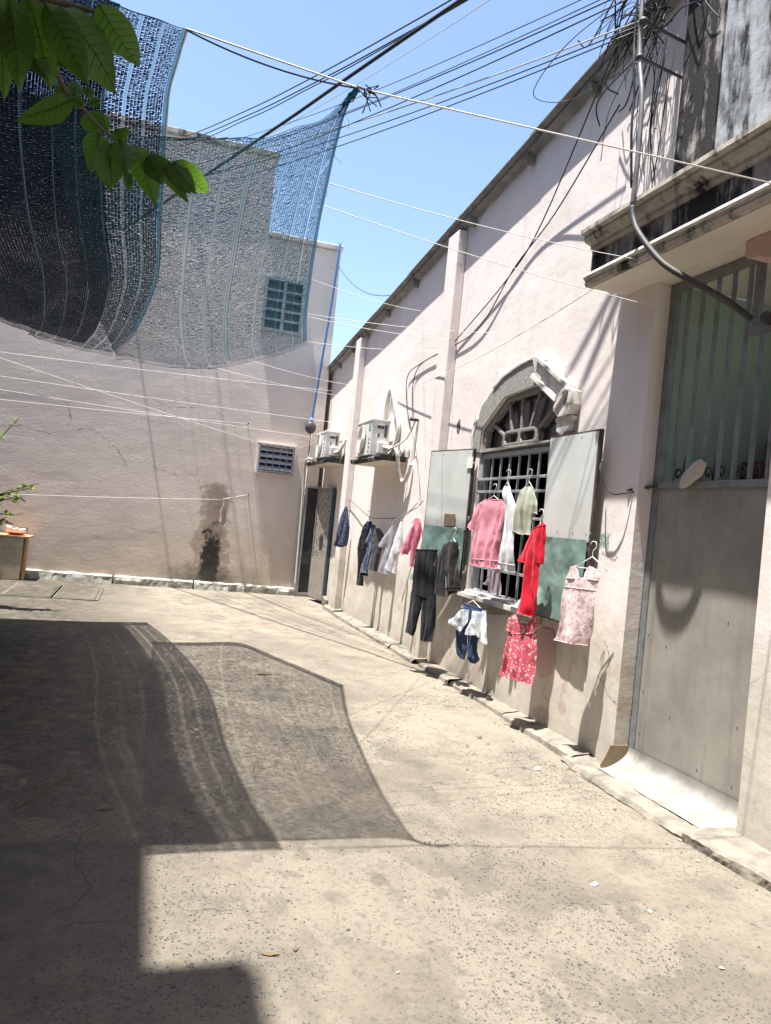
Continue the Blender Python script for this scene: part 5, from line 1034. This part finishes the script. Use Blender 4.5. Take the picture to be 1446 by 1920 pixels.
# ================================================================== LEAVES IN THE TOP LEFT CORNER
LEAVES = [(-0.245, 1.109, 2.232, -0.244, 1.193, 2.135, 0.034), (-0.231, 1.112, 2.232, -0.218, 1.161, 2.143, 0.052), (-0.211, 1.113, 2.237, -0.181, 1.196, 2.177, 0.05), (-0.19, 1.116, 2.239, -0.126, 1.134, 2.158, 0.05), (-0.169, 1.119, 2.239, -0.094, 1.181, 2.182, 0.068), (-0.124, 1.116, 2.255, -0.066, 1.195, 2.224, 0.044), (-0.199, 1.148, 2.177, -0.187, 1.177, 2.166, 0.026), (-0.162, 1.153, 2.178, -0.167, 1.146, 2.19, 0.024), (-0.179, 1.395, 2.251, -0.266, 1.45, 2.222, 0.047), (-0.187, 1.39, 2.26, -0.209, 1.39, 2.254, 0.028), (-0.177, 1.393, 2.256, -0.18, 1.408, 2.293, 0.025), (-0.163, 1.391, 2.264, -0.146, 1.39, 2.27, 0.019), (-0.162, 1.4, 2.245, -0.18, 1.393, 2.255, 0.019), (-0.139, 1.396, 2.259, -0.16, 1.415, 2.261, 0.016), (-0.162, 1.691, 2.333, -0.175, 1.745, 2.277, 0.063), (-0.137, 1.699, 2.32, -0.137, 1.729, 2.243, 0.063), (-0.12, 1.695, 2.332, -0.101, 1.69, 2.268, 0.056), (-0.187, 1.675, 2.364, -0.162, 1.691, 2.333, 0.048), (-0.158, 1.677, 2.366, -0.146, 1.71, 2.343, 0.022), (-0.092, 1.698, 2.328, -0.042, 1.776, 2.244, 0.056), (-0.063, 1.704, 2.318, -0.03, 1.723, 2.274, 0.045), (-0.054, 1.703, 2.32, 0.026, 1.766, 2.272, 0.041), (-0.022, 1.706, 2.315, 0.04, 1.724, 2.27, 0.037), (-0.012, 1.706, 2.316, 0.071, 1.768, 2.292, 0.048), (-0.13, 1.687, 2.349, -0.116, 1.697, 2.328, 0.041), (-0.103, 1.717, 2.281, -0.099, 1.76, 2.252, 0.022), (-0.03, 1.711, 2.302, 0.033, 1.743, 2.275, 0.022)]
tr = thing('broadleaf_tree', (-.75, .75, 0), 'leafy branch of a broad-leaved tree hanging into the top left corner', 'tree')
build('trunk', MB().tube(spline([(-.75, .75, -.05), (-.72, .78, .9), (-.66, .84, 1.7), (-.56, .92, 2.35), (-.45, .98, 2.9)], 5), [.055-.0016*i for i in range(21)], 10), M['bark'], tr)
build('branch', MB().tube(spline([(-.60, .90, 2.2), (-.42, .98, 2.25), (-.27, 1.011, 2.20), (-.231, 1.109, 2.237), (-.172, 1.134, 2.254), (-.124, 1.158, 2.268)], 5), [.010-.0003*i for i in range(26)], 6), M['bark'], tr)
build('branch', MB().tube(spline([(-.25, 1.06, 2.23), (-.206, 1.15, 2.253), (-.208, 1.273, 2.263), (-.189, 1.39, 2.259), (-.178, 1.537, 2.305), (-.146, 1.672, 2.329), (-.098, 1.708, 2.329), (-.051, 1.723, 2.325), (-.012, 1.734, 2.322)], 5), [.005-.00009*i for i in range(41)], 5), M['bark'], tr)
camp = Vector((0, 0, 1.6))
def leafmesh(a, b, w, seed):
    a, b = Vector(a), Vector(b); d = b-a; L = d.length; d.normalize()
    view = ((a+b)/2-camp).normalized(); rs = random.Random(seed); w *= rs.uniform(.85, 1.15)
    s = d.cross(view).normalized(); s = Matrix.Rotation(rs.uniform(-.5, .5), 3, d) @ s; nn = s.cross(d)
    g = MB(); NV = 12
    def fn(p, q):
        t = q; ww = w*.5*(1+.10*noise.noise(Vector((t*7, p, seed))))*(math.sin(math.pi*min(1, t**.75))**.85)*(1 if t < .97 else .3)*1.05
        x = (p-.5)*2
        return a + d*(L*t) + s*(x*ww) + nn*(.28*w*abs(x)*(.35+.2*rs.random()*0) + .16*L*math.sin(t*2.4+seed)*t - .012*L*math.cos(t*30)*abs(x)) - Vector((0, 0, .07*L*t*t))
    g.grid(fn, 6, NV); g.tube([fn(.5, k/10)+nn*-.0006 for k in range(11)], [.0013*(1-.07*k) for k in range(11)], 4)
    for k in range(7):
        t = .12+.105*k
        for sd in (-1, 1): g.tube([fn(.5, t)+nn*-.0003, fn(.5+sd*.22, t+.055)+nn*-.0003, fn(.5+sd*.42, min(.96, t+.12))+nn*-.0003], [.0006, .0005, .0002], 3, False)
    return g
for i, q in enumerate(LEAVES): build('leaf', leafmesh(q[:3], q[3:6], q[6], i), M['leaf'], tr)
rs = random.Random(4)
for i in range(34):   # the rest of its crown, above and left of the picture
    p = Vector((-.62+rs.uniform(-.5, .22), .86+rs.uniform(-.45, .18), 2.75+rs.uniform(-.35, .5))); q = p+Vector((rs.uniform(-.08, .08), rs.uniform(-.08, .08), -rs.uniform(.06, .12))); build('leaf', leafmesh(p, q, .05, 100+i), M['leaf'], tr)

# ================================================================== POTTED SHRUB AT THE LEFT EDGE
sh = thing('potted_shrub', (-2.55, 11.1, 0), 'green shrub in a clay pot reaching in at the left edge before the back wall', 'shrub')
build('pot', MB().lathe((-2.55, 11.1, 0), [(0, .0), (.20, .0), (.27, .38), (.30, .38), (.30, .45), (.25, .45), (.23, .40), (0, .40)], 18), M['pot'], sh)
rs = random.Random(9); stems = [((-1.50, 11.0, 1.66), 0), ((-1.62, 11.05, 1.58), 0), ((-1.70, 11.0, 1.45), 0), ((-1.70, 10.95, 1.22), 1), ((-1.82, 11.0, 2.48), 1), ((-1.78, 11.05, 1.1), 1), ((-2.2, 11.2, 2.1), 1), ((-2.6, 11.0, 2.3), 0), ((-3.0, 11.2, 1.9), 1), ((-2.3, 10.8, 1.7), 0)]
g = MB(); lf = MB()
for (e, k) in stems:
    base = Vector((-2.55, 11.1, .38)); e = Vector(e)+Vector((.17, 0, 0)); pts = spline([base, base.lerp(e, .45)+Vector((0, 0, .35)), e], 8); g.tube(pts, [.014-.0006*i for i in range(len(pts))], 5)
    for i in range(46):
        t = rs.uniform(.42, 1.0); f = t*(len(pts)-1); j = min(int(f), len(pts)-2); p = pts[j].lerp(pts[j+1], f-j)
        a = rs.random()*6.28; q = p + Vector((math.cos(a)*.10, math.sin(a)*.10, rs.uniform(-.05, .05)))*rs.uniform(.8, 1.5)
        d = (q-p); s = d.cross(Vector((0, 0, 1))).normalized()*.026; m = p.lerp(q, .5)
        lf.add((p, m+s, q, m-s), ((0, 1, 2, 3),))
build('stems', g, M['bark'], sh); structure(build('foliage', lf, M['leafs'], sh, recalc=False), 'stuff')

# ================================================================== CRATE WITH OFFERING, LITTER
cr = thing('stone_faced_crate', (-2.2, 14.65, 0), 'box with a stone slab front and wooden end standing against the back wall', 'box')
build('slab_front', MB().box(-3.0, -1.90, 14.40, 14.46, 0, .72), M['slab'], cr, bevel=.008)
build('top_board', MB().box(-3.0, -1.80, 14.38, 14.90, .721, .75), M['wood'], cr, bevel=.004)
for k in range(3): build('end_plank', MB().box(-1.90, -1.87, 14.465+.145*k, 14.60+.145*k, .0, .72), M['wood'], cr, bevel=.004)
build('corner_post', MB().box(-1.868, -1.83, 14.41, 14.47, 0, .72), M['wood'], cr, bevel=.004)
ds = thing('orange_dish', (-2.02, 14.55, .75), 'orange plastic dish holding white scraps on top of the box', 'dish')
build('dish', MB().lathe((-2.04, 14.55, .751), [(0, 0), (.10, 0), (.17, .05), (.165, .055), (.10, .012), (0, .012)], 18), M['orange'], ds)
for k in range(3): build('scrap', MB().obox((-2.16+.1*k, 14.56, .84-.015*k), (.045, 0, .012*(k-1)), (0, .03, .01), (.006, 0, .045)), M['paper'], ds)
build('wire_handle', MB().tube(spline([(-1.88, 14.55, .80), (-1.87, 14.55, .88), (-1.98, 14.55, .885), (-2.2, 14.55, .87)], 5), .008, 5), M['steeldark'], ds)
def scrap(name, x, y, s, rot, mat, lab, cat, asp=.6, seed=0):
    g = MB(); c, sn = math.cos(rot), math.sin(rot)
    LW = (lambda a: math.sin(math.pi*min(.99, max(.01, a)))**.8) if cat == 'leaf' else (lambda a: 1)
    g.grid(lambda a, b: (x + s*((a-.5)*c-(b-.5)*LW(a)*asp*sn), y + s*((a-.5)*sn+(b-.5)*LW(a)*asp*c), gz(x, y)-.012+.004+.012*s*10*abs(noise.noise(Vector((a*2, b*2, seed))))), 6, 5); tag(build(name, g, mat), lab, cat, 'litter on the yard')
scrap('paper_scrap', 2.20, 3.15, .045, .5, M['paper'], 'small white paper scrap on the near concrete right of centre', 'litter', .5, 1)
scrap('paper_scrap', 2.81, 4.81, .07, 1.2, M['paper'], 'white scrap lying near the threshold by the gate', 'litter', .5, 2)
scrap('dry_leaf', 1.29, 7.58, .16, .2, M['dryleaf'], 'pale crumpled leaf lying in the net shadow', 'leaf', .6, 3)
scrap('dry_leaf', 2.69, 5.53, .08, .9, M['dryleaf'], 'small dry leaf on the sunny concrete below the red floral dress', 'leaf', .5, 4)
scrap('dry_leaf', -.03, 4.17, .09, .1, M['dryleaf'], 'tan dry leaf in the dark shade on the left', 'leaf', .3, 5)
scrap('dry_leaf', .60, 2.78, .07, -.2, M['dryleaf'], 'dry leaf at the corner of the near shadow', 'leaf', .4, 6)
scrap('dry_leaf', 1.75, 11.9, .12, .4, M['dryleaf'], 'small leaf on the far yard before the corner door', 'leaf', .5, 8)
rs = random.Random(31); g = MB(); g2 = MB()
for k in range(260):
    if k % 3 == 0: x, y = 3.12-abs(rs.gauss(0, .16)), rs.uniform(3.0, 12.5)
    elif k % 3 == 1: x, y = rs.uniform(-1.3, .4), rs.uniform(2.0, 9)
    else: x, y = rs.uniform(-1.2, 3.0), rs.uniform(2.0, 13.5)
    r_ = rs.uniform(.006, .018)*(1.3 if y > 7 else 1); a_ = rs.random()*6.28; z_ = gz(x, y)-.012+.004
    ca, sa = math.cos(a_)*r_, math.sin(a_)*r_; e_ = rs.uniform(.3, .7)
    (g2 if k % 7 == 0 else g).add(((x-ca, y-sa, z_), (x+sa*e_, y-ca*e_, z_+rs.uniform(.001, .006)), (x+ca, y+sa, z_+.002), (x-sa*e_, y+ca*e_, z_+rs.uniform(.0, .005))), ((0, 1, 2, 3),))
tag(build('leaf_crumbs', g, M['dryleaf'], origin=(0, 0, 0)), 'crumbs of dry leaf scattered over the concrete yard', 'debris', kind='stuff')
tag(build('pale_chips', g2, M['foam'], origin=(0, 0, 0)), 'tiny pale chips scattered over the concrete yard', 'debris', kind='stuff')
tag(build('thin_stick', MB().tube(spline([(-.46, 4.18, .004), (-.34, 4.44, .012), (-.20, 4.70, .006)], 5), .004, 5), M['dryleaf']), 'thin pale stick lying in the dark shade', 'stick')
